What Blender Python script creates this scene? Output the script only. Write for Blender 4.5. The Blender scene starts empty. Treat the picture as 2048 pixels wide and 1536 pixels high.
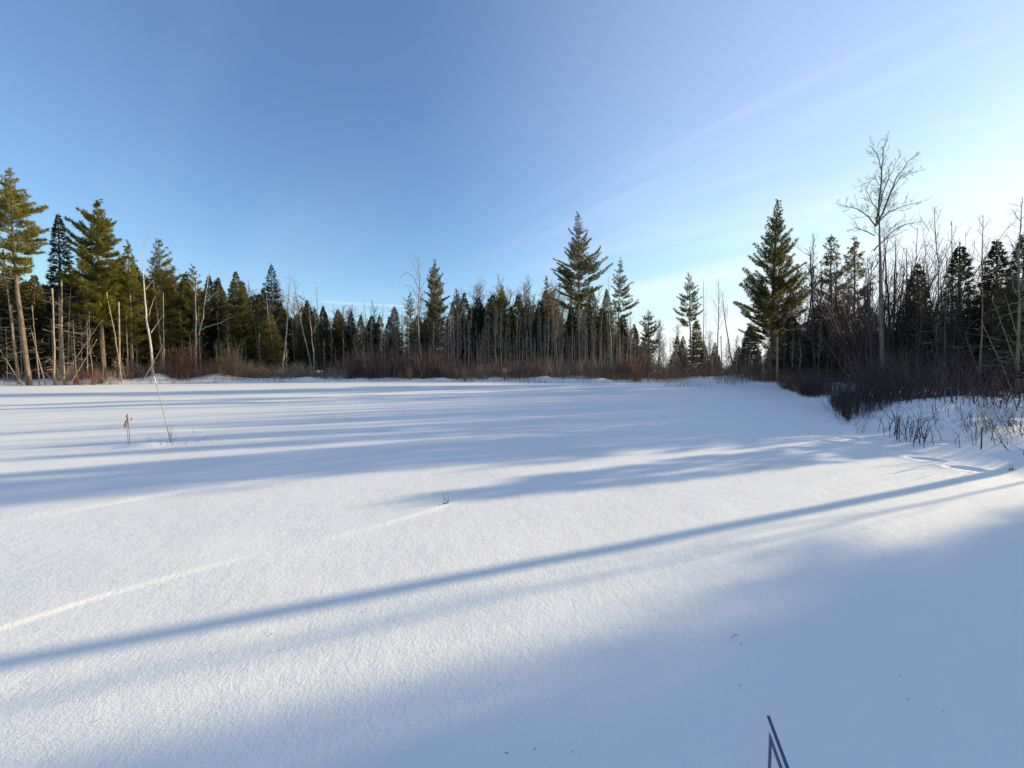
import bpy, math, random
import numpy as np
from mathutils import Vector
R = math.radians
sc = bpy.context.scene
COL = sc.collection
# ------------------------------------------------------------------ camera
F, CX, CY, CAMZ, PITCH = 769.0, 1024.0, 768.0, 1.5, R(2.68)
cam = bpy.data.cameras.new('camera'); camo = bpy.data.objects.new('camera', cam); COL.objects.link(camo)
camo.location = (0, 0, CAMZ); camo.rotation_euler = (R(90) - PITCH, 0, 0)
cam.sensor_width = 36.0; cam.lens = F / 2048 * 36; cam.clip_start = 0.05; cam.clip_end = 6000
sc.camera = camo
cp, sp = math.cos(PITCH), math.sin(PITCH)
def ray(px, py):
    dx, dy = (px - CX) / F, -(py - CY) / F
    return np.array([dx, cp + dy * sp, -sp + dy * cp])
def at(px, py, Y):                        # world point seen at that pixel, Y metres ahead
    d = ray(px, py); return np.array([0, 0, CAMZ]) + d * (Y / d[1])
def gnd(px, py):                          # ground point (flat) seen at that pixel
    d = ray(px, py); t = CAMZ / -d[2]; return d[0] * t, d[1] * t
def st(s, t):                             # s across the sun's direction, t towards the sun
    return SUNX * t - SUNY * s, SUNY * t + SUNX * s
SUN_AZ, SUN_EL = R(69.9), R(12.5)
SUNX, SUNY = math.sin(SUN_AZ), math.cos(SUN_AZ)
DEPX = [-300, 0, 200, 306, 400, 560, 840, 1160, 1400, 1520, 1600, 1700]; DEPG = [.80, .83, .87, .98, 1.07, 1.2, 1.36, 1.36, 1.26, 1.06, 1.0, 1.0]
def dep(px, Y): return Y * float(np.interp(px, DEPX, DEPG)) if Y > 20 else Y      # the wood's edge runs away from left to middle
def scr(x, y): return CX + F * x / max(y, .5)
# ------------------------------------------------------------------ lattice noise
class Noise:
    def __init__(s, seed): s.t = np.random.RandomState(seed).rand(256, 256)
    def __call__(s, x, y):
        xi = np.floor(x).astype(int); yi = np.floor(y).astype(int); fx = x - xi; fy = y - yi
        fx = fx * fx * (3 - 2 * fx); fy = fy * fy * (3 - 2 * fy); g = lambda a, b: s.t[a & 255, b & 255]
        return (g(xi, yi) * (1 - fx) + g(xi + 1, yi) * fx) * (1 - fy) + (g(xi, yi + 1) * (1 - fx) + g(xi + 1, yi + 1) * fx) * fy - .5
N1, N2, N3 = Noise(1), Noise(2), Noise(3)
def smooth(a, b, x): t = np.clip((x - a) / (b - a), 0, 1); return t * t * (3 - 2 * t)
def polydist(x, y, pts):                   # distance, signed side (+ to the right of travel), fraction index
    best = np.full(x.shape, 1e9); side = np.ones(x.shape); arc = np.zeros(x.shape)
    for i in range(len(pts) - 1):
        ax, ay = pts[i]; bx, by = pts[i + 1]; ux, uy = bx - ax, by - ay; L2 = ux * ux + uy * uy
        t = np.clip(((x - ax) * ux + (y - ay) * uy) / L2, 0, 1)
        d = np.hypot(x - ax - t * ux, y - ay - t * uy); sd = np.sign((x - ax) * uy - (y - ay) * ux)
        m = d < best; best = np.where(m, d, best); side = np.where(m, sd, side); arc = np.where(m, (i + t) / (len(pts) - 1), arc)
    return best, side, arc
EDGE_PX = [(-700, 790), (-300, 778), (0, 772), (300, 768), (560, 765), (840, 763.5), (1000, 764), (1160, 766), (1400, 767), (1550, 774), (1650, 808), (1700, 848), (1850, 915), (2048, 962)]
EDGE = [gnd(*p) for p in EDGE_PX] + [(8.6, 2.6), (11, -3), (14, -12)]
EDGE = [(-120, 22)] + EDGE
RIDGES = [([(-330, 1345), (-150, 1300), (0, 1252), (110, 1218), (190, 1190), (290, 1163), (420, 1128), (600, 1085)], .015, .027, .8),
          ([(-400, 1090), (0, 1040), (320, 990), (530, 960), (700, 935), (830, 915), (1020, 880), (1130, 864)], .022, .05, 1.3),
          ([(470, 1112), (560, 1097), (680, 1068), (890, 1012), (1130, 945), (1260, 912)], .016, .05, 1.1),
          ([(1040, 935), (1200, 905), (1420, 880)], .016, .06, 1.2)]
def spline(pts, n=24):
    P = np.array(pts, float); t = np.linspace(0, 1, len(P)); u = np.linspace(0, 1, n); Q = np.stack([np.interp(u, t, P[:, 0]), np.interp(u, t, P[:, 1])], 1)
    for _ in range(6): Q[1:-1] = .25 * Q[:-2] + .5 * Q[1:-1] + .25 * Q[2:]
    return [tuple(v) for v in Q]
RID = [(spline([gnd(*p) for p in r[0]]),) + r[1:] for r in RIDGES]
FOOT = [(1500, 823), (1545, 842), (1625, 868), (1662, 884), (1700, 877), (1748, 879), (1762, 900), (1805, 885), (1850, 921), (1442, 812), (1590, 852), (1880, 895), (1930, 940)]
FT = [gnd(*p) for p in FOOT]
MOUND = (11.6, 10.3)
HUM = []
_r = random.Random(5)
for i in range(70):
    px = _r.uniform(-150, 1500); Y = _r.uniform(31, 38)
    HUM.append((at(px, 740, Y)[0], Y, _r.uniform(.5, 1.5), _r.uniform(.1, .3)))
def hfun(x, y):
    x = np.asarray(x, float); y = np.asarray(y, float); sh = x.shape; x = x.ravel(); y = y.ravel()
    a = SUNX * x + SUNY * y; b = -SUNY * x + SUNX * y
    near = 1 - smooth(60, 140, np.hypot(x, y))
    h = .06 * N1(a * .12 + 9, b * .3 + 3) + .032 * N2(a * .35, b * .8) + .008 * N3(a * 1.1, b * 2.6) + .0035 * N1(a * 2.4 + 5, b * 5.2)
    h *= near
    for pts, A, w1, w2 in RID:
        d, s, f = polydist(x, y, pts)
        c0, c1 = np.array(pts[0]), np.array(pts[-1]); cd = c1 - c0; f = np.clip(((x - c0[0]) * cd[0] + (y - c0[1]) * cd[1]) / (cd @ cd), 0, 1)
        env = smooth(0, .3, f) * smooth(1.0, .6, f) * (.7 + .7 * (N1(a * .7 + 40, b * .7) + .2))
        q = s * d + .10 * N1(a * .9 + 3, b * .9) + .03 * N3(a * 2.5, b * 2.5); s = np.sign(q); d = np.abs(q); env *= .25 + .75 * smooth(-.22, .12, N2(a * .55 + 11, b * .55))
        h += A * env * np.where(s > 0, np.exp(-np.clip(d, 0, 9) ** 2 / w1 ** 2), np.exp(-np.clip(d, 0, 9) ** 2 / w2 ** 2))
    for fx, fy in FT:
        rx = (x - fx) * .8 - (y - fy) * .6; ry = (x - fx) * .6 + (y - fy) * .8
        q = (rx / .17) ** 2 + (ry / .095) ** 2
        h += -.095 * np.exp(-q * q) + .012 * np.exp(-(np.sqrt(q) - 1.6) ** 2 * 5)
    d, s, f = polydist(x, y, EDGE)
    D = np.where(s > 0, -d, d) * np.where(True, 1, 1)
    # outside of the field: to the left of the travel direction is the wood side
    out = np.where(s < 0, d, 0.0)
    rightside = smooth(2, 12, x) * (1 - smooth(24, 34, y))
    lump = (N1(x * .55, y * .55) + .5) * .25 + (N2(x * 1.7, y * 1.7)) * .10
    h += (1 - rightside) * smooth(0, 2.6, out) * (.22 + .6 * lump)
    h += rightside * (.34 * smooth(0, 1.7, out) + .10 * smooth(1, 6, out) + .25 * lump * smooth(1.2, 3, out))
    mx, my = MOUND
    rx = (x - mx) * .93 + (y - my) * .36; ry = -(x - mx) * .36 + (y - my) * .93
    h += .25 * np.exp(-((rx / np.where(rx < 0, 2.2, 3.4)) ** 2 + (ry / 1.25) ** 2)) * smooth(0, .8, out)
    for hx, hy, hr, hh in HUM:
        dd = (x - hx) ** 2 / (hr * 1.6) ** 2 + (y - hy) ** 2 / hr ** 2
        h += hh * np.exp(-dd * 1.5) * smooth(0, .6, out)
    gx, gy = gnd(290, 893)
    h += .055 * np.exp(-(((x - gx) / .32) ** 2 + ((y - gy) / .22) ** 2))
    return h.reshape(sh)
def hz(x, y): return float(hfun(np.array([x]), np.array([y]))[0])
# ------------------------------------------------------------------ meshes from triangle / quad soups
def mesh(name, soups, mats, smooth_idx=()):
    """soups: list of (verts Nx3, tris Mx3, material index)"""
    V, T, MI, off = [], [], [], 0
    for v, t, mi in soups:
        if len(t) == 0: continue
        V.append(v); T.append(t + off); MI.append(np.full(len(t), mi, np.int32)); off += len(v)
    V = np.concatenate(V); T = np.concatenate(T); MI = np.concatenate(MI); me = bpy.data.meshes.new(name)
    me.vertices.add(len(V)); me.vertices.foreach_set('co', V.astype(np.float32).ravel())
    me.loops.add(T.size); me.loops.foreach_set('vertex_index', T.astype(np.int32).ravel())
    me.polygons.add(len(T)); me.polygons.foreach_set('loop_start', np.arange(0, T.size, 3, dtype=np.int32)); me.polygons.foreach_set('loop_total', np.full(len(T), 3, np.int32))
    me.polygons.foreach_set('material_index', MI)
    me.polygons.foreach_set('use_smooth', np.isin(MI, list(smooth_idx)))
    for m in mats: me.materials.append(m)
    me.update(); me.validate()
    return me
def tube(P, rad, k=6, cap=False):
    P = np.asarray(P, float); n = len(P); rad = np.broadcast_to(np.asarray(rad, float), (n,))
    T = np.gradient(P, axis=0); T /= np.linalg.norm(T, axis=1)[:, None] + 1e-9
    ref = np.where(np.abs(T[:, 2:3]) > .9, np.array([[1., 0, 0]]), np.array([[0., 0, 1]]))
    A = np.cross(T, ref); A /= np.linalg.norm(A, axis=1)[:, None] + 1e-9
    for i in range(1, n):
        a = A[i - 1] - T[i] * np.dot(A[i - 1], T[i]); l = np.linalg.norm(a)
        if l > 1e-4: A[i] = a / l
    B = np.cross(T, A); th = np.arange(k) * 2 * np.pi / k
    V = (P[:, None] + rad[:, None, None] * (np.cos(th)[None, :, None] * A[:, None] + np.sin(th)[None, :, None] * B[:, None])).reshape(-1, 3)
    i = np.arange(n - 1)[:, None] * k; j = np.arange(k)[None]; j2 = (j + 1) % k
    a, b, c, d = i + j, i + j2, i + k + j2, i + k + j
    tris = np.concatenate([np.stack([a, b, c], -1).reshape(-1, 3), np.stack([a, c, d], -1).reshape(-1, 3)])
    if cap:
        V = np.vstack([V, P[-1]]); tris = np.vstack([tris, np.stack([(n - 1) * k + np.arange(k), (n - 1) * k + (np.arange(k) + 1) % k, np.full(k, n * k)], -1)])
    return V, tris
def prisms(P0, P1, r0, r1):
    """many separate three-sided tapered sticks"""
    P0 = np.asarray(P0, float); P1 = np.asarray(P1, float); m = len(P0)
    if m == 0: return np.zeros((0, 3)), np.zeros((0, 3), int)
    r0 = np.broadcast_to(np.asarray(r0, float), (m,)); r1 = np.broadcast_to(np.asarray(r1, float), (m,))
    T = P1 - P0; T /= np.linalg.norm(T, axis=1)[:, None] + 1e-9
    ref = np.where(np.abs(T[:, 2:3]) > .9, np.array([[1., 0, 0]]), np.array([[0., 0, 1]]))
    A = np.cross(T, ref); A /= np.linalg.norm(A, axis=1)[:, None] + 1e-9; B = np.cross(T, A)
    V = np.zeros((m, 6, 3))
    for k in range(3):
        o = math.cos(k * 2.0944) * A + math.sin(k * 2.0944) * B
        V[:, k] = P0 + o * r0[:, None]; V[:, 3 + k] = P1 + o * r1[:, None]
    base = np.array([[0, 1, 4], [0, 4, 3], [1, 2, 5], [1, 5, 4], [2, 0, 3], [2, 3, 5], [3, 4, 5]])
    return V.reshape(-1, 3), (np.arange(m)[:, None, None] * 6 + base).reshape(-1, 3)
def needles(rg, C, D, L, n, w, spread):
    m = len(C); C = np.repeat(C, n, 0); D = np.repeat(D, n, 0) + spread * rg.randn(m * n, 3); D /= np.linalg.norm(D, axis=1)[:, None] + 1e-9
    L = np.repeat(np.broadcast_to(L, (m,)), n) * rg.uniform(.65, 1.15, m * n)
    W = np.cross(D, rg.randn(m * n, 3)); W /= np.linalg.norm(W, axis=1)[:, None] + 1e-9
    mid = C + D * (L * .45)[:, None]; wv = W * w * .5
    V = np.stack([C, mid + wv, C + D * L[:, None], mid - wv], 1).reshape(-1, 3)
    b = np.arange(m * n)[:, None] * 4
    return V, np.concatenate([b + np.array([[0, 1, 2]]), b + np.array([[0, 2, 3]])])
def join(lst):
    V, T, o = [], [], 0
    for v, t in lst:
        V.append(v); T.append(t + o); o += len(v)
    if not V: return np.zeros((0, 3)), np.zeros((0, 3), int)
    return np.concatenate(V), np.concatenate(T)
# ------------------------------------------------------------------ materials
def newmat(name):
    m = bpy.data.materials.new(name); m.use_nodes = True; nt = m.node_tree; b = nt.nodes['Principled BSDF']; return m, nt, b
def node(nt, t, **kw):
    n = nt.nodes.new(t)
    for k, v in kw.items():
        if k in n.inputs: n.inputs[k].default_value = v
        else: setattr(n, k, v)
    return n
def ramp(nt, fac, stops):
    r = nt.nodes.new('ShaderNodeValToRGB'); e = r.color_ramp.elements
    while len(e) < len(stops): e.new(.5)
    for q, (p, c) in zip(e, stops): q.position = p; q.color = (*c, 1)
    nt.links.new(fac, r.inputs['Fac']); return r.outputs['Color']
def needle_mat(name, c1, c2, c3, trans=.3):
    m, nt, b = newmat(name); L = nt.links.new
    tc = node(nt, 'ShaderNodeTexCoord'); no = node(nt, 'ShaderNodeTexNoise', Scale=.9, Detail=4.0, Roughness=.65); L(tc.outputs['Object'], no.inputs['Vector'])
    oi = node(nt, 'ShaderNodeObjectInfo'); ad = node(nt, 'ShaderNodeMath', operation='MULTIPLY_ADD'); ad.inputs[1].default_value = .3; L(oi.outputs['Random'], ad.inputs[0])
    sb = node(nt, 'ShaderNodeMath', operation='SUBTRACT'); sb.inputs[1].default_value = .15; L(no.outputs['Fac'], sb.inputs[0]); L(sb.outputs[0], ad.inputs[2])
    col = ramp(nt, ad.outputs[0], [(.3, c1), (.5, c2), (.72, c3)])
    L(col, b.inputs['Base Color']); b.inputs['Roughness'].default_value = .55; b.inputs['Specular IOR Level'].default_value = .3
    tr = node(nt, 'ShaderNodeBsdfTranslucent'); L(col, tr.inputs['Color'])
    mx = node(nt, 'ShaderNodeMixShader'); mx.inputs[0].default_value = trans; L(b.outputs[0], mx.inputs[1]); L(tr.outputs[0], mx.inputs[2])
    L(mx.outputs[0], nt.nodes['Material Output'].inputs['Surface']); return m
def bark_mat(name, c1, c2, c3=None, scale=(9, 9, 2.5), bump=.4, rnd=.25):
    m, nt, b = newmat(name); L = nt.links.new
    tc = node(nt, 'ShaderNodeTexCoord'); mp = node(nt, 'ShaderNodeMapping'); mp.inputs['Scale'].default_value = scale; L(tc.outputs['Object'], mp.inputs['Vector'])
    no = node(nt, 'ShaderNodeTexNoise', Scale=1.0, Detail=5.0, Roughness=.7); L(mp.outputs[0], no.inputs['Vector'])
    oi = node(nt, 'ShaderNodeObjectInfo'); ad = node(nt, 'ShaderNodeMath', operation='MULTIPLY_ADD'); ad.inputs[1].default_value = rnd; L(oi.outputs['Random'], ad.inputs[0])
    sb = node(nt, 'ShaderNodeMath', operation='SUBTRACT'); sb.inputs[1].default_value = rnd / 2; L(no.outputs['Fac'], sb.inputs[0]); L(sb.outputs[0], ad.inputs[2])
    col = ramp(nt, ad.outputs[0], [(.32, c1), (.55, c2), (.75, c3 or c2)]); L(col, b.inputs['Base Color'])
    b.inputs['Roughness'].default_value = .85; b.inputs['Specular IOR Level'].default_value = .2
    bp = node(nt, 'ShaderNodeBump', Strength=bump, Distance=.02); L(no.outputs['Fac'], bp.inputs['Height']); L(bp.outputs[0], b.inputs['Normal']); return m
M = {}
M['pine'] = needle_mat('pine_needles', (.10, .10, .014), (.20, .18, .022), (.29, .25, .035), .42)
M['pine_olive'] = needle_mat('olive_pine_needles', (.075, .075, .02), (.14, .125, .034), (.21, .175, .05), .4)
M['spruce'] = needle_mat('spruce_needles', (.04, .05, .014), (.09, .095, .02), (.17, .155, .03), .32)
M['spruce_dark'] = needle_mat('dark_spruce_needles', (.024, .031, .015), (.048, .054, .022), (.09, .086, .032), .24)
M['bark'] = bark_mat('pine_bark', (.10, .07, .045), (.21, .16, .11), (.32, .26, .19))
M['dead'] = bark_mat('weathered_wood', (.13, .095, .065), (.29, .22, .155), (.43, .345, .25))
M['birch'] = bark_mat('birch_bark', (.10, .08, .07), (.42, .36, .30), (.60, .54, .47), (6, 6, 9))
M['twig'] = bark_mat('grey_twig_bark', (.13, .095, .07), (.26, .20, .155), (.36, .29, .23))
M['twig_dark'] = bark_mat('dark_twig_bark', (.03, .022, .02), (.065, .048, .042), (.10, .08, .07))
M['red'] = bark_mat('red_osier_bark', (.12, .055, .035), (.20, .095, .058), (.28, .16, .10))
M['tan'] = bark_mat('tan_willow_bark', (.17, .105, .06), (.28, .185, .105), (.38, .28, .17))
M['plum'] = bark_mat('plum_twig_bark', (.065, .04, .04), (.125, .08, .072), (.19, .13, .11))
M['straw'] = bark_mat('dry_straw', (.20, .10, .05), (.36, .20, .10), (.50, .34, .19))
def snow_mat():
    m, nt, b = newmat('snow'); L = nt.links.new
    geo = node(nt, 'ShaderNodeNewGeometry')
    no = node(nt, 'ShaderNodeTexNoise', Scale=.6, Detail=3.0); L(geo.outputs['Position'], no.inputs['Vector'])
    col = ramp(nt, no.outputs['Fac'], [(.3, (.88, .85, .795)), (.7, (.905, .875, .82))]); L(col, b.inputs['Base Color'])
    b.inputs['Roughness'].default_value = .65; b.inputs['Specular IOR Level'].default_value = .25
    mp = node(nt, 'ShaderNodeMapping'); mp.inputs['Rotation'].default_value = (0, 0, R(-35)); mp.inputs['Scale'].default_value = (1, .8, 1); L(geo.outputs['Position'], mp.inputs['Vector'])
    n1 = node(nt, 'ShaderNodeTexNoise', Scale=46.0, Detail=4.0, Roughness=.62); L(mp.outputs[0], n1.inputs['Vector'])
    n2 = node(nt, 'ShaderNodeTexNoise', Scale=130.0, Detail=2.0, Roughness=.6); L(geo.outputs['Position'], n2.inputs['Vector'])
    b1 = node(nt, 'ShaderNodeBump', Strength=.5, Distance=.0062); L(n1.outputs['Fac'], b1.inputs['Height'])
    b2 = node(nt, 'ShaderNodeBump', Strength=.5, Distance=.0035); L(n2.outputs['Fac'], b2.inputs['Height']); L(b1.outputs[0], b2.inputs['Normal'])
    n3 = node(nt, 'ShaderNodeTexNoise', Scale=7.0, Detail=3.0, Roughness=.55); L(mp.outputs[0], n3.inputs['Vector']); b3 = node(nt, 'ShaderNodeBump', Strength=.5, Distance=.009); L(n3.outputs['Fac'], b3.inputs['Height']); L(b3.outputs[0], b1.inputs['Normal'])
    L(b2.outputs[0], b.inputs['Normal']); return m
M['snow'] = snow_mat()
def plain(name, c, rough=.5):
    m, nt, b = newmat(name); no = node(nt, 'ShaderNodeTexNoise', Scale=40.0, Detail=3.0)
    L = nt.links.new; L(ramp(nt, no.outputs['Fac'], [(.3, tuple(x * .9 for x in c)), (.7, c)]), b.inputs['Base Color']); b.inputs['Roughness'].default_value = rough; return m
M['panel'] = plain('sign_white', (.72, .75, .74)); M['blue'] = plain('sign_blue', (.035, .06, .19)); M['steel'] = plain('sign_wire', (.3, .31, .32), .35)
M['stake'] = plain('stake_paint', (.62, .60, .56), .6)
# ------------------------------------------------------------------ object helpers
def link(o): COL.objects.link(o); return o
def tag(o, label, cat, group=None, kind=None):
    if label: o['label'] = label
    if cat: o['category'] = cat
    if group: o['group'] = group
    if kind: o['kind'] = kind
    return o
def thing(name, loc): o = bpy.data.objects.new(name, None); o.location = loc; o.empty_display_size = .2; return link(o)
def part(name, me, parent): o = bpy.data.objects.new(name, me); o.parent = parent; return link(o)
def copy_tree(o, loc, rz, s):
    c = link(o.copy()); c.location = loc; c.rotation_euler = (0, 0, rz); c.scale = s
    for ch in list(o.children): d = link(ch.copy()); d.parent = c
    return c
# ------------------------------------------------------------------ tree builders (all in metres, origin at the base)
def trunk_line(h, lean, rg, n=12, wob=.02):
    z = np.linspace(-.3, h, n); f = np.clip(z / h, 0, 1)
    w = np.cumsum(rg.randn(n, 2), 0) * wob * h / 12; w -= w[:1]; w *= np.sin(np.pi * f)[:, None] * .8 + .1
    return np.stack([lean[0] * f + w[:, 0], lean[1] * f + w[:, 1], z], 1)
def interp_line(P, z): return np.array([np.interp(z, P[:, 2], P[:, 0]), np.interp(z, P[:, 2], P[:, 1]), z])
def dead_branches(rg, P, z0, z1, n, L, rad=.014):
    A, B = [], []
    for _ in range(n):
        z = rg.uniform(z0, z1); p = interp_line(P, z); az = rg.uniform(0, 6.283); l = L * rg.uniform(.3, 1.1); e = rg.uniform(-.35, .4)
        d = np.array([math.cos(az), math.sin(az), e]); q = p + d * l * .55; d2 = d + np.array([0, 0, rg.uniform(-.2, .5)]) + rg.randn(3) * .12; e2 = q + d2 * l * .5
        A += [p, q]; B += [q, e2]
        if rg.rand() < .7: A.append(q); B.append(q + (d + rg.randn(3) * .6) * l * .35)
    A, B = np.array(A), np.array(B); return prisms(A, B, rad * rg.uniform(.6, 1.2, len(A)), rad * .35)
def conifer(seed, h, prof, r0, style, lean=(0, 0), mat='pine', dens=1.0, tuft=1.0, dead=0, dead_z=None, bark='bark', nn=None, phi=0.0, asc=0.0):
    """prof: [(z, width left, width right)] bottom to top."""
    rg = np.random.RandomState(seed); P = trunk_line(h, lean, rg, wob=.015 if style == 'spruce' else .03)
    rr = r0 * np.clip(1 - P[:, 2] / h, 0, 1) ** .8 + .012; rr[0] *= 1.25
    soupT = [tube(P, rr, 9)]
    zs = np.array([p[0] for p in prof]); wl = np.array([p[1] for p in prof]); wr = np.array([p[2] for p in prof])
    z0, z1 = zs[0], zs[-1]
    if dead: soupT.append(dead_branches(rg, P, *(dead_z or (.12 * h, z0 + .1 * (h - z0))), dead, max(.6, .5 * (wl.max() + wr.max()) * .34)))
    wood = []; C, D = [], []; WA, WB, WR = [], [], []
    pine = style == 'pine'
    step = (.46 if pine else .24) / dens ** .5; z = z0 - (.3 if pine else .1); phase = 0
    while z < z1 - .12:
        frac = (z - z0) / (z1 - z0 + 1e-6)
        nb = rg.randint(4, 7) if pine else rg.randint(6, 9); phase += rg.uniform(.3, 1.3)
        for k in range(nb):
            az = phase + k * 2 * np.pi / nb + rg.uniform(-.4, .4); ca, sa = math.cos(az), math.sin(az)
            cw = math.cos(az + phi); zz = z + rg.uniform(-.8, .8) * step * (1 if pine else .5)
            slope = (.06 + asc + (.9 - asc * .4) * max(frac, 0) ** 1.3) if pine else (-.22 + .75 * max(frac, 0) ** 1.3)
            slope += rg.uniform(-.22, .22) if pine else rg.uniform(-.12, .12)
            zt = zz
            for _ in range(2):
                W = np.interp(zt, zs, wl) * (1 - cw) / 2 + np.interp(zt, zs, wr) * (1 + cw) / 2; zt = min(zz + W * (slope + .15), z1)
            Ln = W * (rg.uniform(.5, 1.12) if pine else rg.uniform(.78, 1.1))
            if pine and rg.rand() < .12: Ln *= .5
            if Ln < .07: Ln = .07
            p0 = interp_line(P, min(max(zz, 0), h)); n = 5; f = np.linspace(0, 1, n)
            curl = (.30 if pine else .22) * rg.uniform(.5, 1.3)
            B = p0 + np.stack([ca * Ln * f, sa * Ln * f, Ln * (slope * f + curl * f ** 2.2)], 1); B[:, :2] += rg.randn(n, 2) * .07 * Ln * f[:, None]
            rb = max(.006, .016 * Ln ** .7)
            for i in range(n - 1): WA.append(B[i]); WB.append(B[i + 1]); WR.append(rb * (1 - .8 * f[i]))
            # side twigs
            f0 = (.30 if pine else .12) if Ln > .8 else .05
            nt_ = max(3, int(Ln * (10 if pine else 10) * dens))
            for q in range(nt_):
                u = f0 + (1 - f0) * (q + rg.rand()) / nt_; pb = np.array([np.interp(u, f, B[:, j]) for j in range(3)])
                sd = 1 if q % 2 else -1; ang = az + sd * rg.uniform(.5, 1.1)
                tl = Ln * (1.05 - u) * (.42 if pine else .38) * rg.uniform(.5, 1.1) + min(.16 if pine else .12, .5 * Ln)
                dv = np.array([math.cos(ang), math.sin(ang), (.25 + .5 * max(frac, 0)) if pine else rg.uniform(-.25, .05)]); dv /= np.linalg.norm(dv)
                WA.append(pb); WB.append(pb + dv * tl); WR.append(.005)
                kk = max(1, int(round(tl / (.19 if pine else .17))))
                for j in range(kk):
                    C.append(pb + dv * tl * (j + .6) / kk); D.append(dv + np.array([0, 0, .65 if pine else -.12]))
            C.append(B[-1]); D.append(np.array([ca, sa, .7 if pine else .2]))
        z += step * rg.uniform(.75, 1.3) * (1 if frac < .75 else .75)
    for q in range(4): C.append(interp_line(P, h - .1 * q)); D.append(np.array([0, 0, 1.]))
    C, D = np.array(C), np.array(D)
    D /= np.linalg.norm(D, axis=1)[:, None]
    top = np.clip((h - C[:, 2]) / (.16 * h) , 0, 1) * .6 + .4
    if pine: nd = needles(rg, C, D, .27 * tuft * top * rg.uniform(.7, 1.25, len(C)), nn or 11, .034 * tuft, .5)
    else: nd = needles(rg, C, D, .30 * tuft * top, nn or 6, .05 * tuft, .34)
    w = prisms(np.array(WA), np.array(WB), np.array(WR), np.array(WR) * .6)
    tr = mesh('trunk', [join(soupT) + (0,)], [M[bark]], (0,)); cr = mesh('crown', [nd + (0,), w + (1,)], [M[mat], M['bark']])
    return tr, cr
def twigs(rg, lines, spacing, ltw, ang=(.5, .9), up=.25, sub=3, rad=.006, start=.2, depth=2):
    """side shoots along polylines [(pts, r0, r1)]; returns stick arrays"""
    A, B, RA = [], [], []
    def shoot(p, d, l, r, dep):
        d = d / (np.linalg.norm(d) + 1e-9); n = 3; q = p
        for i in range(n):
            d = d + rg.randn(3) * .10 + np.array([0, 0, up * .35]); d /= np.linalg.norm(d); e = q + d * l / n
            A.append(q); B.append(e); RA.append(r * (1 - i / n * .6))
            if dep > 0:
                for _ in range(sub if i else 1):
                    if rg.rand() < .75: shoot(q + (e - q) * rg.rand(), d + rg.randn(3) * .55 + np.array([0, 0, up * .3]), l * rg.uniform(.3, .55), r * .6, dep - 1)
            q = e
    for P, r0, r1 in lines:
        P = np.asarray(P, float); seg = np.linalg.norm(np.diff(P, axis=0), axis=1); s = np.concatenate([[0], np.cumsum(seg)]); tot = s[-1]
        d0 = tot * start
        while d0 < tot:
            f = d0 / tot; p = np.array([np.interp(d0, s, P[:, j]) for j in range(3)]); i = min(np.searchsorted(s, d0), len(P) - 1); i = max(i, 1)
            t = P[i] - P[i - 1]; t /= np.linalg.norm(t) + 1e-9; v = np.cross(t, rg.randn(3)); v /= np.linalg.norm(v) + 1e-9; a = rg.uniform(*ang)
            shoot(p, t * math.cos(a) + v * math.sin(a), ltw * (1.15 - .7 * f) * rg.uniform(.5, 1.15), max(rad * .7, rad * (1.2 - f * .6)), depth)
            d0 += spacing * rg.uniform(.6, 1.4)
    return np.array(A), np.array(B), np.array(RA)
def bare_tree(seed, h, r0, nl=12, cb=.35, reach=.3, lean=(0, 0), bark='birch', twig='twig', tw=.5, sp_=.35, wob=.05, rise=1.0, extra=None, rad=.006, depth=1):
    """a leafless tree: trunk, limbs with side shoots. extra: explicit limbs [(points, r0)]"""
    rg = np.random.RandomState(seed); P = trunk_line(h, lean, rg, 14, wob); rr = r0 * np.clip(1 - P[:, 2] / h, 0, 1) ** .75 + .008; rr[0] *= 1.3
    T = [tube(P, rr, 8)]; lines = [(P[int(cb * 14):], .01, .005)]
    if extra:
        for pts, r in extra:
            n = len(pts); ra = np.linspace(r, max(.006, r * .2), n); T.append(tube(pts, ra, 5)); lines.append((np.asarray(pts), r, r * .2))
    for i in range(nl):
        z = h * (cb + (.97 - cb) * (i + rg.rand()) / nl); p = interp_line(P, z); az = i * 2.4 + rg.uniform(-.5, .5); l = reach * h * (1.1 - .85 * (z / h - cb) / (1 - cb)) * rg.uniform(.6, 1.15)
        d = np.array([math.cos(az), math.sin(az), rise * rg.uniform(.5, 1.2)]); d /= np.linalg.norm(d); pts = [p]
        for k in range(5):
            d = d + rg.randn(3) * .09 + np.array([0, 0, .10 * rise]); d /= np.linalg.norm(d); pts.append(pts[-1] + d * l / 5)
        r = max(.008, np.interp(z, P[:, 2], rr) * .42); T.append(tube(pts, np.linspace(r, .005, 6), 4)); lines.append((np.array(pts), r, .005))
    A, B, RA = twigs(rg, lines, sp_, tw, rad=rad, depth=depth)
    tr = mesh('trunk', [join(T) + (0,)], [M[bark]], (0,)); cr = mesh('crown', [prisms(A, B, RA, RA * .6) + (0,)], [M[twig]])
    return tr, cr
def snag(seed, h, r0, lean=(0, 0), nb=14, L=.8, mat='dead', taper=.55):
    rg = np.random.RandomState(seed); P = trunk_line(h, lean, rg, 10, .03); rr = r0 * (1 - taper * np.clip(P[:, 2] / h, 0, 1)); rr[0] *= 1.2
    t = tube(P, rr, 8, True); t[0][-9:-1] += rg.randn(8, 3) * r0 * .35; t[0][-1] += np.array([r0 * .3, 0, r0 * 1.2])
    tr = mesh('trunk', [t + (0,)], [M[mat]], (0,)); br = mesh('crown', [dead_branches(rg, P, .15 * h, h * .97, nb, L) + (0,)], [M[mat]]) if nb else None
    return tr, br
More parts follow.
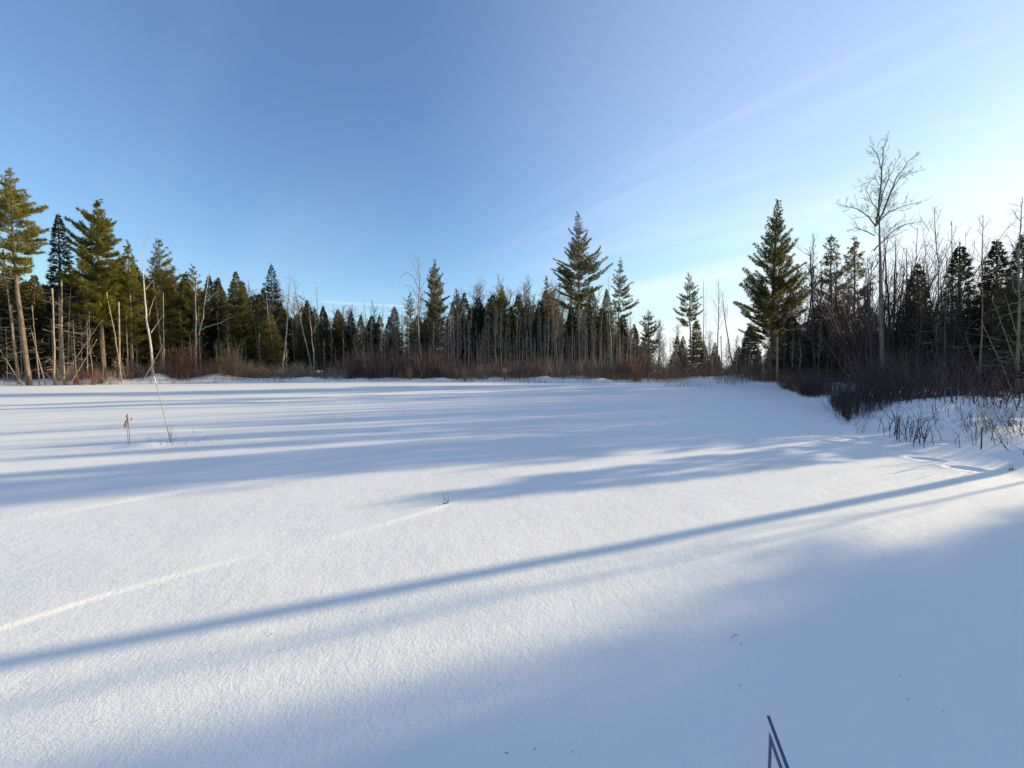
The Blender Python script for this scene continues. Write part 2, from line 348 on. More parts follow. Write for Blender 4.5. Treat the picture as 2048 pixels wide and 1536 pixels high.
def shrub(seed, h, w, n, mat, tw=.35, rad=.009, up=.5, lean=0.0, sp_=.25, depth=1):
    rg = np.random.RandomState(seed); T = []; lines = []
    for i in range(n):
        az = rg.uniform(0, 6.283); b = np.array([math.cos(az), math.sin(az), 0]) * rg.uniform(0, .16) * w; l = h * rg.uniform(.55, 1.05)
        o = rg.uniform(.0, 1) ** .7 * w / max(h, .1) * .9; d = np.array([math.cos(az) * o + lean, math.sin(az) * o, 1.0]); d /= np.linalg.norm(d); pts = [b + [0, 0, -.15]]
        for k in range(5):
            d = d + rg.randn(3) * .09 + np.array([0, 0, .12 * up]); d /= np.linalg.norm(d); pts.append(pts[-1] + d * (l + .15) / 5)
        r = rad * rg.uniform(.7, 1.3); T.append(tube(pts, np.linspace(r, r * .3, 6), 3)); lines.append((np.array(pts), r, r * .3))
    A, B, RA = twigs(rg, lines, sp_, tw, rad=rad * .5, start=.25, up=up, depth=depth, sub=2)
    return mesh('stem', [join(T) + (0,)], [M[mat]], (0,)), mesh('crown', [prisms(A, B, RA, RA * .6) + (0,)], [M[mat]])
def put(name, x, y, meshes, label, cat, group=None, sink=.03):
    o = thing(name, (x, y, hz(x, y) - sink)); tag(o, label, cat, group)
    for nm, me in meshes:
        if me: part(nm, me, o)
    return o
LAND = []      # landmarks (screen x, phrase)
def hero_metrics(bx, tx, ty, Y):
    b = at(bx, 740, Y); z0 = hz(b[0], Y); t = at(tx, ty, Y); return b[0], z0, t[2] - z0, t[0] - b[0]
def hero_conifer(name, style, bx, tx, ty, Y, prof, label, r0=.16, mat='pine', seed=0, mark=None, **kw):
    Y = dep(bx, Y)
    x, z0, h, lean = hero_metrics(bx, tx, ty, Y)
    pr = []; phi = math.atan2(x, Y); c = math.cos(phi)
    for py, l, r in prof:                      # pixel row, left and right edge of the crown
        z = at(tx, py, Y)[2] - z0; ax = x + lean * z / h; pr.append((z, max(.05, (ax - at(l, py, Y)[0]) * c), max(.05, (at(r, py, Y)[0] - ax) * c)))
    pr.sort(); pr.append((h, .2 if style == 'pine' else .03, .2 if style == 'pine' else .03))
    tr, cr = conifer(seed, h, pr, r0, style, (lean, 0), mat, phi=phi, **kw)
    o = put(name, x, Y, [('trunk', tr), ('crown', cr)], label, 'tree')
    if mark: LAND.append((bx, mark))
    return o
def hero_bare(name, bx, tx, ty, Y, label, r0=.1, seed=0, mark=None, limbs=None, **kw):
    Y = dep(bx, Y)
    x, z0, h, lean = hero_metrics(bx, tx, ty, Y); rg = np.random.RandomState(seed + 77); ex = []
    for pl, r in (limbs or []):
        q = rg.uniform(-1, 1) * .35; pts = []; n = len(pl); L0 = at(pl[0][0], pl[0][1], Y); L1 = at(pl[-1][0], pl[-1][1], Y); ln = np.linalg.norm(L1 - L0)
        for i, (a, b) in enumerate(pl):
            p = at(a, b, Y); yy = Y + q * ln * (i / (n - 1)); p = at(a, b, yy); pts.append(p - [x, Y, z0])
        # refine
        pts = np.array(pts); u = np.linspace(0, 1, n); v = np.linspace(0, 1, n * 3); pts = np.stack([np.interp(v, u, pts[:, j]) for j in range(3)], 1); pts[1:-1] += rg.randn(len(pts) - 2, 3) * .02 * ln / 4
        ex.append((pts, r))
    tr, cr = bare_tree(seed, h, r0, lean=(lean, 0), extra=ex, **kw)
    o = put(name, x, Y, [('trunk', tr), ('crown', cr)], label, 'tree')
    if mark: LAND.append((bx, mark))
    return o
def hero_snag(name, bx, tx, ty, Y, label, r0=.09, seed=0, nb=14, L=.8, mat='dead', mark=None, **kw):
    Y = dep(bx, Y)
    x, z0, h, lean = hero_metrics(bx, tx, ty, Y); tr, br = snag(seed, h, r0 * .72, (lean, 0), nb, L, mat, **kw)
    if mark: LAND.append((bx, mark))
    return put(name, x, Y, [('trunk', tr), ('crown', br)], label, 'dead tree')
# ================================================================== the ground
def build_ground():
    az = np.concatenate([np.linspace(-180, -62, 60)[:-1], np.linspace(-62, 62, 960), np.linspace(62, 180, 60)[1:-1]]); az = np.radians(az)
    r = [.25]
    while r[-1] < 14: r.append(r[-1] * (1.006 if r[-1] < 6 else 1.009))
    while r[-1] < 75: r.append(r[-1] * 1.013)
    while r[-1] < 4000: r.append(r[-1] * 1.12)
    r = np.array(r); na, nr = len(az), len(r)
    X = (np.sin(az)[None] * r[:, None]).ravel(); Y = (np.cos(az)[None] * r[:, None]).ravel()
    Z = hfun(X, Y); V = np.stack([X, Y, Z], 1); V = np.vstack([V, [[0, 0, hz(0, 0)]]])
    i = np.arange(nr - 1)[:, None] * na; j = np.arange(na)[None]; j2 = (j + 1) % na
    a, b, c, d = i + j, i + j2, i + na + j2, i + na + j
    T = np.concatenate([np.stack([a, c, b], -1).reshape(-1, 3), np.stack([a, d, c], -1).reshape(-1, 3), np.stack([np.arange(na), (np.arange(na) + 1) % na, np.full(na, len(V) - 1)], -1)])
    o = link(bpy.data.objects.new('snow_ground', mesh('snow_ground', [(V, T, 0)], [M['snow']], (0,)))); o['kind'] = 'structure'
build_ground()
# ================================================================== trees one can tell apart, left to right
C_ = hero_conifer; B_ = hero_bare; S_ = hero_snag
C_('pine_tree', 'pine', 57, 18, 338, 35, [(545, -60, 60), (500, -75, 100), (455, -65, 103), (410, -50, 102), (375, -20, 62), (350, 0, 40)], 'tallest pine at the edge of the photo, leaning over a bare pale trunk', r0=.145, seed=11, mark='the tallest leaning pine', dead=46, dens=1.5)
S_('dead_tree', 37, 6, 500, 35.5, 'tall bare leaning trunk beside the tallest pine, ragged with dead branches', r0=.11, seed=12, nb=46, L=1.8, taper=.7)
S_('dead_tree', 107, 104, 577, 35, 'straight limbless snag with a flat broken top between tall pines', r0=.08, seed=13, nb=26, L=.5, taper=.35)
C_('spruce_tree', 'spruce', 124, 117, 428, 38, [(590, 95, 152), (540, 100, 146), (500, 106, 140), (465, 108, 130)], 'narrow dark spruce crown on a long bare trunk between two pines', r0=.16, mat='spruce_dark', seed=14, dead=60, dead_z=(2, 9), bark='dead')
S_('dead_tree', 127, 124, 560, 36, 'slim pale trunk standing against the narrow dark spruce', r0=.09, seed=15, nb=40, L=.9)
C_('pine_tree', 'pine', 208, 196, 400, 37, [(640, 160, 255), (610, 145, 272), (560, 138, 270), (520, 140, 262), (470, 142, 246), (435, 144, 232), (415, 165, 215)], 'broad bright yellow green pine with a dense crown and pale lower trunk', r0=.135, seed=16, mark='the bright dense pine', dead=50, dens=1.6, tuft=1.1)
S_('dead_tree', 243, 211, 578, 35, 'thin bare pole leaning towards the bright dense pine', r0=.07, seed=17, nb=5, L=.4)
S_('dead_tree', 238, 237, 604, 35.5, 'short smooth snag cut off square beneath the bright pine crown', r0=.09, seed=18, nb=5, L=.4, taper=.3)
S_('dead_tree', 256, 253, 618, 36, 'slender pale snag just past the square cut snag', r0=.07, seed=19, nb=14, L=.6)
S_('dead_tree', 113, 200, 645, 34.5, 'long thin fallen pole propped slantwise against the bright pine', r0=.05, seed=20, nb=3, L=.4)
S_('dead_tree', 137, 194, 678, 34.3, 'lower of two fallen poles propped against the bright pine', r0=.045, seed=21, nb=2, L=.4)
S_('dead_tree', 90, 60, 650, 34.6, 'crooked dead stem slanting beside the tallest pine trunk', r0=.05, seed=22, nb=9, L=.7)
S_('dead_tree', 78, 64, 610, 34.4, 'grey forked dead stem close to the tallest pine trunk', r0=.055, seed=23, nb=14, L=1.0)
S_('dead_tree', 44, -6, 690, 34.2, 'bleached dead bough sloping out of the photo edge', r0=.05, seed=24, nb=12, L=1.0)
S_('dead_tree', 135, 142, 570, 37, 'thin dead spruce pole bristling with level twigs', r0=.07, seed=25, nb=60, L=.9)
S_('dead_tree', 152, 146, 640, 36, 'short dead spruce pole with level twigs behind the crossed poles', r0=.06, seed=26, nb=40, L=.8)
S_('dead_tree', 174, 172, 600, 37, 'dead pole in deep shade next to the bright pine trunk', r0=.06, seed=27, nb=36, L=.8)
B_('bare_tree', 306, 286, 500, 34.5, 'tall bare leaning birch pole with one thin bent tip', r0=.09, seed=28, mark='the bare leaning birch pole', nl=3, cb=.75, reach=.12, tw=.25,
   limbs=[([(286, 500), (291, 480), (301, 460)], .02), ([(302, 665), (312, 650), (324, 632)], .035), ([(292, 578), (298, 570), (305, 560)], .03), ([(298, 630), (306, 600), (312, 590)], .02)])
C_('pine_tree', 'pine', 322, 317, 478, 37, [(690, 300, 368), (650, 296, 380), (600, 285, 378), (560, 288, 368), (525, 293, 352), (498, 300, 336)], 'olive gold pine with a sloping shoulder past the birch pole', r0=.11, mat='pine', seed=29, mark='the olive gold pine', dead=40, dens=1.15)
S_('dead_tree', 330, 306, 560, 35.5, 'pale leaning trunk right beside the olive gold pine', r0=.08, seed=30, nb=16, L=.7)
S_('dead_tree', 328, 327, 585, 35.2, 'straight slim trunk in front of the olive gold pine crown', r0=.06, seed=31, nb=18, L=.5)
S_('dead_tree', 285, 325, 690, 34.5, 'broken stick slanting up from the foot of the birch pole', r0=.045, seed=32, nb=2, L=.4)
C_('pine_tree', 'pine', 388, 386, 532, 39, [(700, 360, 420), (640, 356, 416), (590, 362, 412), (555, 372, 402)], 'mid height olive pine behind the forked bare tree', r0=.1, mat='pine', seed=33, dens=1.1)
C_('pine_tree', 'pine', 263, 256, 485, 36.5, [(680, 222, 305), (620, 226, 298), (560, 234, 284), (510, 244, 270)], 'lower gold green pine filling the dip between bright pine and birch pole', r0=.1, mat='pine', seed=331, dens=1.2)
B_('bare_tree', 392, 394, 540, 34.8, 'pale forked bare tree with a long bough reaching over the shrubs', r0=.09, seed=34, mark='the pale forked bare tree', nl=6, cb=.75, reach=.1, tw=.35,
   limbs=[([(398, 670), (405, 640), (411, 590), (418, 552), (428, 512)], .05), ([(399, 662), (415, 652), (440, 646), (457, 636), (470, 632)], .045), ([(408, 604), (420, 596), (432, 584), (440, 580)], .035), ([(396, 590), (385, 575), (376, 560)], .02), ([(403, 748), (400, 715), (398, 680)], .045)])
C_('spruce_tree', 'spruce', 420, 418, 550, 40, [(720, 398, 442), (650, 402, 436), (600, 408, 430), (570, 413, 424)], 'slim dark spruce just right of the forked bare tree', r0=.1, mat='spruce_dark', seed=35)
C_('spruce_tree', 'spruce', 440, 437, 555, 41, [(720, 418, 462), (650, 423, 456), (600, 428, 448), (575, 432, 443)], 'slim dark spruce touching the broad spruce on its left side', r0=.1, mat='spruce_dark', seed=36)
C_('spruce_tree', 'spruce', 473, 471, 543, 38, [(720, 440, 520), (670, 446, 516), (620, 452, 502), (580, 460, 488), (560, 465, 479)], 'broad dark spruce with a sharp tip right of two slim spruces', r0=.16, mat='spruce', seed=37, mark='the broad dark spruce', dens=1.1)
C_('spruce_tree', 'spruce', 505, 502, 590, 39, [(725, 475, 545), (680, 480, 538), (640, 488, 522), (610, 496, 510)], 'shorter gold lit spruce on the right slope of the broad spruce', r0=.12, mat='spruce', seed=38)
C_('spruce_tree', 'spruce', 545, 543, 528, 42, [(640, 516, 570), (600, 524, 564), (565, 530, 558), (545, 537, 550)], 'brownish spruce with upturned boughs and a spire above its neighbours', r0=.12, mat='spruce_dark', seed=39, mark='the brownish spire spruce', dens=.7)
C_('spruce_tree', 'spruce', 540, 538, 620, 37, [(735, 505, 572), (690, 510, 566), (650, 522, 552)], 'low gold green spruce at the foot of the brownish spire spruce', r0=.1, mat='pine_olive', seed=391)
B_('birch_tree', 564, 580, 550, 35.5, 'white birch with a fan of fine grey twigs on a curving trunk', r0=.085, seed=40, mark='the fan topped white birch', nl=10, cb=.55, reach=.2, tw=.5, rise=1.8, sp_=.28, rad=.009)
B_('birch_tree', 626, 588, 556, 35.8, 'white birch leaning left, crossing behind the fan topped birch', r0=.085, seed=41, nl=8, cb=.6, reach=.2, tw=.5, rise=1.6, sp_=.3, rad=.009)
B_('birch_tree', 552, 533, 590, 36.5, 'thin birch leaning beside the foot of the fan topped birch', r0=.055, seed=42, nl=5, cb=.6, reach=.15, tw=.4)
B_('birch_tree', 630, 616, 600, 37, 'thin upright birch next to the base of the leaning birch', r0=.06, seed=43, nl=8, cb=.5, reach=.18, tw=.4, rise=1.8)
B_('bare_tree', 641, 634, 572, 39, 'thin bare sapling whose twiggy tip rises above the low wood edge', r0=.06, seed=44, nl=6, cb=.7, reach=.12, tw=.4, bark='twig')
C_('spruce_tree', 'spruce', 617, 615, 600, 39, [(730, 592, 650), (680, 598, 640), (640, 605, 628)], 'gold green spruce behind the two white birches', r0=.1, mat='spruce', seed=45)
C_('spruce_tree', 'spruce', 648, 646, 612, 40, [(725, 625, 672), (680, 630, 664), (645, 637, 656)], 'dark spruce with thin top at the start of the low gap', r0=.1, mat='spruce_dark', seed=46)
C_('spruce_tree', 'spruce', 677, 676, 618, 42, [(710, 655, 698), (670, 662, 690), (640, 668, 684)], 'small sunlit spruce in the low gap of the wood', r0=.09, mat='pine_olive', seed=47, mark='the small sunlit spruce')
C_('spruce_tree', 'spruce', 703, 702, 622, 44, [(710, 684, 722), (670, 690, 715), (645, 696, 708)], 'small very dark spruce right of the small sunlit one', r0=.09, mat='spruce_dark', seed=48)
for bx, tx, ty, Y, lb, sd in [(733, 728, 604, 40, 'crooked white birch behind the purple shrubs, leftmost of a trio', 50), (750, 741, 612, 40.5, 'middle birch of the crooked trio behind the purple shrubs', 51), (757, 765, 606, 41, 'rightmost birch of the crooked trio behind the purple shrubs', 52)]:
    B_('birch_tree', bx, tx, ty, Y, lb, r0=.06, seed=sd, nl=9, cb=.45, reach=.22, tw=.5, rise=1.6, wob=.12)
B_('birch_tree', 843, 836, 506, 37, 'tall white birch with twigs arching over to one side', r0=.11, seed=53, mark='the arching white birch', nl=7, cb=.5, reach=.16, tw=.5, rise=1.6, sp_=.24, rad=.009,
   limbs=[([(838, 580), (828, 555), (815, 545), (803, 550), (799, 562)], .04), ([(838, 610), (825, 575), (812, 570), (804, 580)], .03), ([(836, 560), (830, 535), (822, 520), (818, 508)], .03), ([(837, 590), (848, 565), (856, 550), (866, 542)], .03), ([(836, 545), (836, 525), (828, 508), (822, 505)], .025), ([(838, 630), (850, 600), (862, 575)], .03)])
C_('pine_tree', 'pine', 872, 870, 522, 39, [(690, 848, 902), (640, 846, 900), (600, 848, 898), (560, 850, 890), (535, 856, 880)], 'columnar olive brown pine directly behind the arching white birch', r0=.16, mat='pine_olive', seed=54, mark='the columnar olive pine', dead=24, dens=1.2)
C_('pine_tree', 'pine', 914, 913, 580, 42, [(700, 892, 932), (650, 895, 928), (610, 900, 924)], 'short round topped pine right of the columnar olive pine', r0=.1, mat='pine_olive', seed=55)
C_('pine_tree', 'pine', 822, 820, 585, 43, [(680, 800, 838), (640, 806, 834), (605, 812, 828)], 'thin grey green pine left of the arching white birch', r0=.09, mat='pine_olive', seed=56, dens=.8)
B_('bare_tree', 945, 948, 572, 41, 'grey twiggy clump tree between the round topped pine and a dark spruce', r0=.07, seed=57, nl=16, cb=.35, reach=.25, tw=.5, rise=1.8, bark='twig')
C_('spruce_tree', 'spruce', 958, 957, 594, 41, [(730, 928, 990), (690, 930, 984), (650, 940, 974), (615, 948, 966)], 'dark layered spruce right of the grey twiggy clump tree', r0=.11, mat='spruce_dark', seed=58, mark='the dark layered spruce')
C_('pine_tree', 'pine', 1003, 1003, 568, 42, [(670, 978, 1034), (630, 982, 1030), (595, 990, 1020)], 'leafy green pine with twin peak beside the dark layered spruce', r0=.13, mat='pine', seed=59, mark='the twin peaked green pine', dens=1.1)
C_('pine_tree', 'pine', 1042, 1040, 588, 42.5, [(680, 1018, 1064), (640, 1022, 1060), (608, 1030, 1052)], 'lower olive pine leaning on the twin peaked green pine', r0=.11, mat='pine_olive', seed=60)
B_('bare_tree', 1060, 1058, 558, 44, 'dead straight spar with a forked tip above the pines', r0=.07, seed=61, nl=4, cb=.8, reach=.06, tw=.2, bark='twig')
C_('spruce_tree', 'spruce', 1080, 1079, 600, 40, [(735, 1058, 1102), (690, 1062, 1098), (650, 1068, 1092), (620, 1073, 1086)], 'dense black green spruce left of the grey maple', r0=.11, mat='spruce_dark', seed=62)
C_('pine_tree', 'pine', 1095, 1093, 553, 43, [(660, 1072, 1118), (620, 1076, 1112), (580, 1084, 1104)], 'blue grey pine peering over the black green spruce', r0=.11, mat='pine_olive', seed=63, dens=.8)
B_('maple_tree', 1123, 1121, 566, 37, 'smooth grey bare maple splitting into upright stems by the lone pine', r0=.13, seed=64, mark='the grey bare maple', nl=14, cb=.42, reach=.26, tw=.5, rise=2.2, bark='twig', sp_=.3, rad=.009)
C_('pine_tree', 'pine', 1160, 1156, 424, 39, [(610, 1092, 1185), (580, 1100, 1200), (555, 1108, 1212), (535, 1106, 1220), (505, 1108, 1198), (480, 1136, 1190), (465, 1134, 1180), (445, 1147, 1168)], 'tallest lone pine in the middle, tiered boughs high over the wood', r0=.2, seed=65, mark='the tallest middle pine', asc=.08, dens=1.05, mat='pine_olive', dead=8, dead_z=(6, 9))
C_('spruce_tree', 'spruce', 1145, 1143, 610, 41, [(735, 1120, 1170), (690, 1124, 1166), (650, 1132, 1156)], 'dark spruce at the foot of the tallest middle pine', r0=.1, mat='spruce_dark', seed=66)
C_('spruce_tree', 'spruce', 1185, 1184, 572, 41, [(700, 1166, 1206), (650, 1170, 1200), (605, 1177, 1192)], 'ragged dark spruce just right of the tallest middle pine', r0=.1, mat='spruce_dark', seed=67, dens=.8)
C_('spruce_tree', 'spruce', 1214, 1213, 578, 40, [(720, 1192, 1238), (660, 1198, 1230), (610, 1206, 1222)], 'grey green spruce between the middle pine and the lopsided pine', r0=.1, mat='spruce', seed=68, dens=.8)
B_('birch_tree', 1224, 1217, 552, 37.5, 'thin white birch in front of the grey green spruce', r0=.07, seed=69, nl=8, cb=.6, reach=.16, tw=.4, rise=1.6)
C_('pine_tree', 'pine', 1241, 1242, 518, 38.5, [(640, 1228, 1276), (600, 1228, 1280), (570, 1228, 1272), (545, 1230, 1262), (528, 1234, 1252)], 'lopsided pine with boughs heavier on its right side', r0=.12, seed=70, mark='the lopsided pine', dens=.85, mat='pine_olive')
C_('pine_tree', 'pine', 1299, 1297, 620, 42, [(700, 1278, 1320), (660, 1278, 1318), (635, 1284, 1310)], 'small round dark pine standing in the gap past the lopsided pine', r0=.1, mat='spruce_dark', seed=71, mark='the small round dark pine', dens=1.1)
C_('pine_tree', 'pine', 1384, 1377, 546, 41, [(648, 1344, 1402), (620, 1344, 1402), (590, 1352, 1396), (565, 1366, 1390)], 'slender pine with a tidy crown alone against the sky gap', r0=.11, seed=72, mark='the slender gap pine', asc=.15, mat='pine_olive', dens=1.0)
C_('spruce_tree', 'spruce', 1395, 1392, 640, 43, [(720, 1372, 1412), (680, 1378, 1406)], 'low brown spruce under the slender gap pine', r0=.08, mat='spruce', seed=73)
B_('bare_tree', 1408, 1407, 556, 39, 'pair of thin bare stems, the leftmost against the sky gap', r0=.06, seed=74, nl=6, cb=.6, reach=.1, tw=.35, rise=2, bark='twig', limbs=[([(1410, 700), (1411, 640), (1413, 575)], .03)])
B_('birch_tree', 1433, 1437, 556, 39, 'bare birch with rounded twig crown in the sky gap', r0=.08, seed=75, mark='the round crowned bare birch', nl=14, cb=.45, reach=.22, tw=.5, rise=1.8, bark='twig', sp_=.26)
B_('birch_tree', 1469, 1444, 580, 38, 'leaning birch, trunk slanting across the sky gap', r0=.08, seed=76, nl=8, cb=.6, reach=.2, tw=.5, rise=1.6, bark='twig')
S_('dead_tree', 1443, 1442, 672, 36, 'stub of a broken trunk below the round crowned birch', r0=.08, seed=77, nb=4, L=.4, taper=.2)
S_('dead_tree', 1556, 1555, 674, 29, 'thick grey broken stub in front of the broad pine', r0=.12, seed=78, nb=4, L=.3, taper=.15, mark='the thick grey stub')
C_('pine_tree', 'pine', 1545, 1556, 402, 36, [(690, 1490, 1600), (655, 1470, 1630), (630, 1466, 1632), (595, 1460, 1628), (560, 1476, 1622), (520, 1490, 1614), (480, 1506, 1606), (450, 1524, 1588), (425, 1538, 1572)], 'broadest pine, wide heavy crown on a dark trunk past the sky gap', r0=.26, seed=79, mark='the broadest pine', asc=.34, dens=1.25, mat='pine_olive', tuft=1.05, dead=10)
C_('pine_tree', 'pine', 1662, 1662, 470, 31, [(660, 1612, 1712), (620, 1614, 1706), (580, 1624, 1700), (540, 1636, 1690), (500, 1644, 1682)], 'open branched pine right after the broadest pine', r0=.13, seed=80, mark='the open branched pine', asc=.2, dens=1.0, mat='pine_olive')
C_('pine_tree', 'pine', 1704, 1708, 474, 29, [(650, 1668, 1748), (600, 1672, 1744), (550, 1678, 1742), (510, 1686, 1732)], 'thin brownish pine behind the tall bare birch', r0=.11, seed=81, asc=.25, dens=1.0, mat='pine_olive')
B_('bare_tree', 1622, 1626, 460, 30, 'thin grey bare tree between the broadest pine and the open branched pine', r0=.07, seed=82, nl=12, cb=.5, reach=.16, tw=.5, rise=1.8, bark='twig')
C_('spruce_tree', 'spruce', 1585, 1583, 630, 31, [(742, 1540, 1630), (700, 1550, 1618), (660, 1566, 1600)], 'low black spruce under the right side of the broadest pine', r0=.1, mat='spruce_dark', seed=83)
C_('spruce_tree', 'spruce', 1500, 1500, 650, 40, [(740, 1478, 1530), (700, 1482, 1522), (670, 1490, 1512)], 'low black spruce left of the broadest pine trunk', r0=.1, mat='spruce_dark', seed=84)
C_('spruce_tree', 'spruce', 1640, 1637, 610, 27, [(742, 1585, 1690), (700, 1592, 1680), (650, 1612, 1660)], 'wide low dark spruce under the open branched pine', r0=.1, mat='spruce_dark', seed=85)
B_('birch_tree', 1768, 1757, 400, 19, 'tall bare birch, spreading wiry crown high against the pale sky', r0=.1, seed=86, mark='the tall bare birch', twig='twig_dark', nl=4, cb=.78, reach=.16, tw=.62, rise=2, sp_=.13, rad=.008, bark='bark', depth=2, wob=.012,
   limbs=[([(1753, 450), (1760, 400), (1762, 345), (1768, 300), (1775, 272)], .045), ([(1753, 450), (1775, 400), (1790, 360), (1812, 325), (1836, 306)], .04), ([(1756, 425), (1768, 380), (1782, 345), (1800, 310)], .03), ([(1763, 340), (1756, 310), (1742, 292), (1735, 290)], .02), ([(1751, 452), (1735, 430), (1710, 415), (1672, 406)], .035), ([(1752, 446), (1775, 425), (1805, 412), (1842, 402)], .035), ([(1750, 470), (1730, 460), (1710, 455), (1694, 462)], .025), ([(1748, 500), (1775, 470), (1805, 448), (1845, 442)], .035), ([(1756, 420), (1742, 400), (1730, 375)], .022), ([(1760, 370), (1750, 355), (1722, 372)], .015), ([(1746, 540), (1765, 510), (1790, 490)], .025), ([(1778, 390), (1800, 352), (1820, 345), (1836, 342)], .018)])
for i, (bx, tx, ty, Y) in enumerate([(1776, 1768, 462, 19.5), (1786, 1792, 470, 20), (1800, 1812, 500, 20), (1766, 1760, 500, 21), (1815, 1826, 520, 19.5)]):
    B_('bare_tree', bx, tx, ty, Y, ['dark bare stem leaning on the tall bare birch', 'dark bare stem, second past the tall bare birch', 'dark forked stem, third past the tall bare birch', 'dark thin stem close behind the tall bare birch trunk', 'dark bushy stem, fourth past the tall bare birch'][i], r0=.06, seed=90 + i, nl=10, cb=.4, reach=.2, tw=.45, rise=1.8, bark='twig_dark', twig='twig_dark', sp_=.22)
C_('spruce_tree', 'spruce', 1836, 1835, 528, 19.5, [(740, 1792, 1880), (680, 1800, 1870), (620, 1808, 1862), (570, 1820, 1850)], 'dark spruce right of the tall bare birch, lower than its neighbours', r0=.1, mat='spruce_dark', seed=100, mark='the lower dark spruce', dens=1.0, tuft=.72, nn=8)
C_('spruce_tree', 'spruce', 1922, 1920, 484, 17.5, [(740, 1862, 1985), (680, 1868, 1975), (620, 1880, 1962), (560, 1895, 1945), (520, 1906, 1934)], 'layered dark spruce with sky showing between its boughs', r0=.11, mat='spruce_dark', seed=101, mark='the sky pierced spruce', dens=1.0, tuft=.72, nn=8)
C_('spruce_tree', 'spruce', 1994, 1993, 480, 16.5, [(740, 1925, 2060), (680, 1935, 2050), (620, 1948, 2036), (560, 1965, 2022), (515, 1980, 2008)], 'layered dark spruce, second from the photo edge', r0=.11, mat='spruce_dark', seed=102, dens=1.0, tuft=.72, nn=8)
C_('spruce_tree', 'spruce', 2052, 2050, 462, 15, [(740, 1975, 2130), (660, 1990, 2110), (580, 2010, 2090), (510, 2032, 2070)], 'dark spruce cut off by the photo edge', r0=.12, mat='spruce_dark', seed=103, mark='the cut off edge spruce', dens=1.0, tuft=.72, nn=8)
for i, (bx, tx, ty, Y, lb) in enumerate([(1875, 1869, 412, 18.5, 'tall thin grey sapling fanning out above the lower dark spruce'), (1905, 1904, 440, 18, 'thin grey sapling rising just left of the sky pierced spruce'), (1962, 1966, 428, 17, 'thin grey sapling between the two layered dark spruces'), (2038, 2046, 392, 14.5, 'tall thin sapling with hooked tip at the photo edge')]):
    B_('bare_tree', bx, tx, ty, Y, lb, r0=.03, seed=110 + i, nl=12, cb=.45, reach=.17, tw=.4, rise=1.9, bark='twig', sp_=.3)
# ================================================================== repeats: prototypes, then copies
rnd = random.Random(42)
def proto(name, meshes):
    o = thing(name, (0, 0, -60))
    for nm, me in meshes:
        if me: part(nm, me, o)
    return o
FREE = {}
def from_proto(p, x, y, rz, s, sink=.04):
    """the first use moves the prototype itself, later uses copy it"""
    loc = (x, y, hz(x, y) - sink); sc3 = s if isinstance(s, tuple) else (s, s, s)
    if p.name not in FREE: FREE[p.name] = 1; p.location = loc; p.rotation_euler = (0, 0, rz); p.scale = sc3; return p
    return copy_tree(p, loc, rz, sc3)
ORD = ['first', 'second', 'third', 'fourth', 'fifth', 'sixth', 'seventh', 'eighth', 'ninth', 'tenth', 'eleventh', 'twelfth', 'thirteenth', 'fourteenth', 'fifteenth', 'sixteenth', 'seventeenth', 'eighteenth', 'nineteenth', 'twentieth']
PEND = {}
def later(o, desc, cat, group): o['category'] = cat; o['group'] = group; PEND.setdefault(desc, []).append(o)
def flush():
    lm = sorted(LAND)
    for desc, objs in PEND.items():
        cnt = {}
        for o in sorted(objs, key=lambda o: scr(o.location.x, o.location.y)):
            sx = scr(o.location.x, o.location.y); k = max([i for i, l in enumerate(lm) if l[0] <= sx], default=-1)
            cnt[k] = cnt.get(k, 0) + 1; n = ORD[min(cnt[k], 20) - 1]
            o['label'] = f'{desc}, {n} past {lm[k][1]}' if k >= 0 else f'{desc}, {n} from the left photo edge'
SKY = [(-300, 530), (0, 535), (100, 560), (200, 530), (270, 515), (360, 545), (450, 562), (520, 575), (620, 605), (700, 632), (800, 615), (900, 592), (1000, 578), (1100, 578), (1200, 595), (1270, 640), (1340, 655), (1400, 674), (1470, 676), (1520, 660), (1600, 620), (1700, 590), (1800, 580), (1900, 555), (2100, 520), (2400, 520)]
def skyline(px): return float(np.interp(px, [a for a, b in SKY], [b for a, b in SKY]))
# spruces filling the depth of the wood
SP = []
rr_ = random.Random(8)
for i in range(11):
    w = .15 + .012 * i; u = lambda: rr_.uniform(.6, 1.35); tr, cr = conifer(300 + i, 10, [(rr_.uniform(.8, 2.5), 9 * w * u(), 9 * w * u()), (3.2, 7.5 * w * u(), 7.5 * w * u()), (4.6, 6.6 * w * u(), 6.4 * w * u()), (6, 4.6 * w * u(), 4.6 * w * u()), (7.4, 3.2 * w * u(), 3.2 * w * u()), (9, 1.0 * w * u(), 1.1 * w * u()), (10, .02, .02)], .12, 'spruce', mat=['spruce', 'spruce_dark', 'pine_olive', 'spruce_dark'][i % 4], dens=rr_.uniform(.42, .66), tuft=1.25, nn=5, lean=(rr_.uniform(-.5, .5), rr_.uniform(-.3, .3)), dead=14)
    SP.append(proto('spruce_tree', [('trunk', tr), ('crown', cr)]))
k = 0
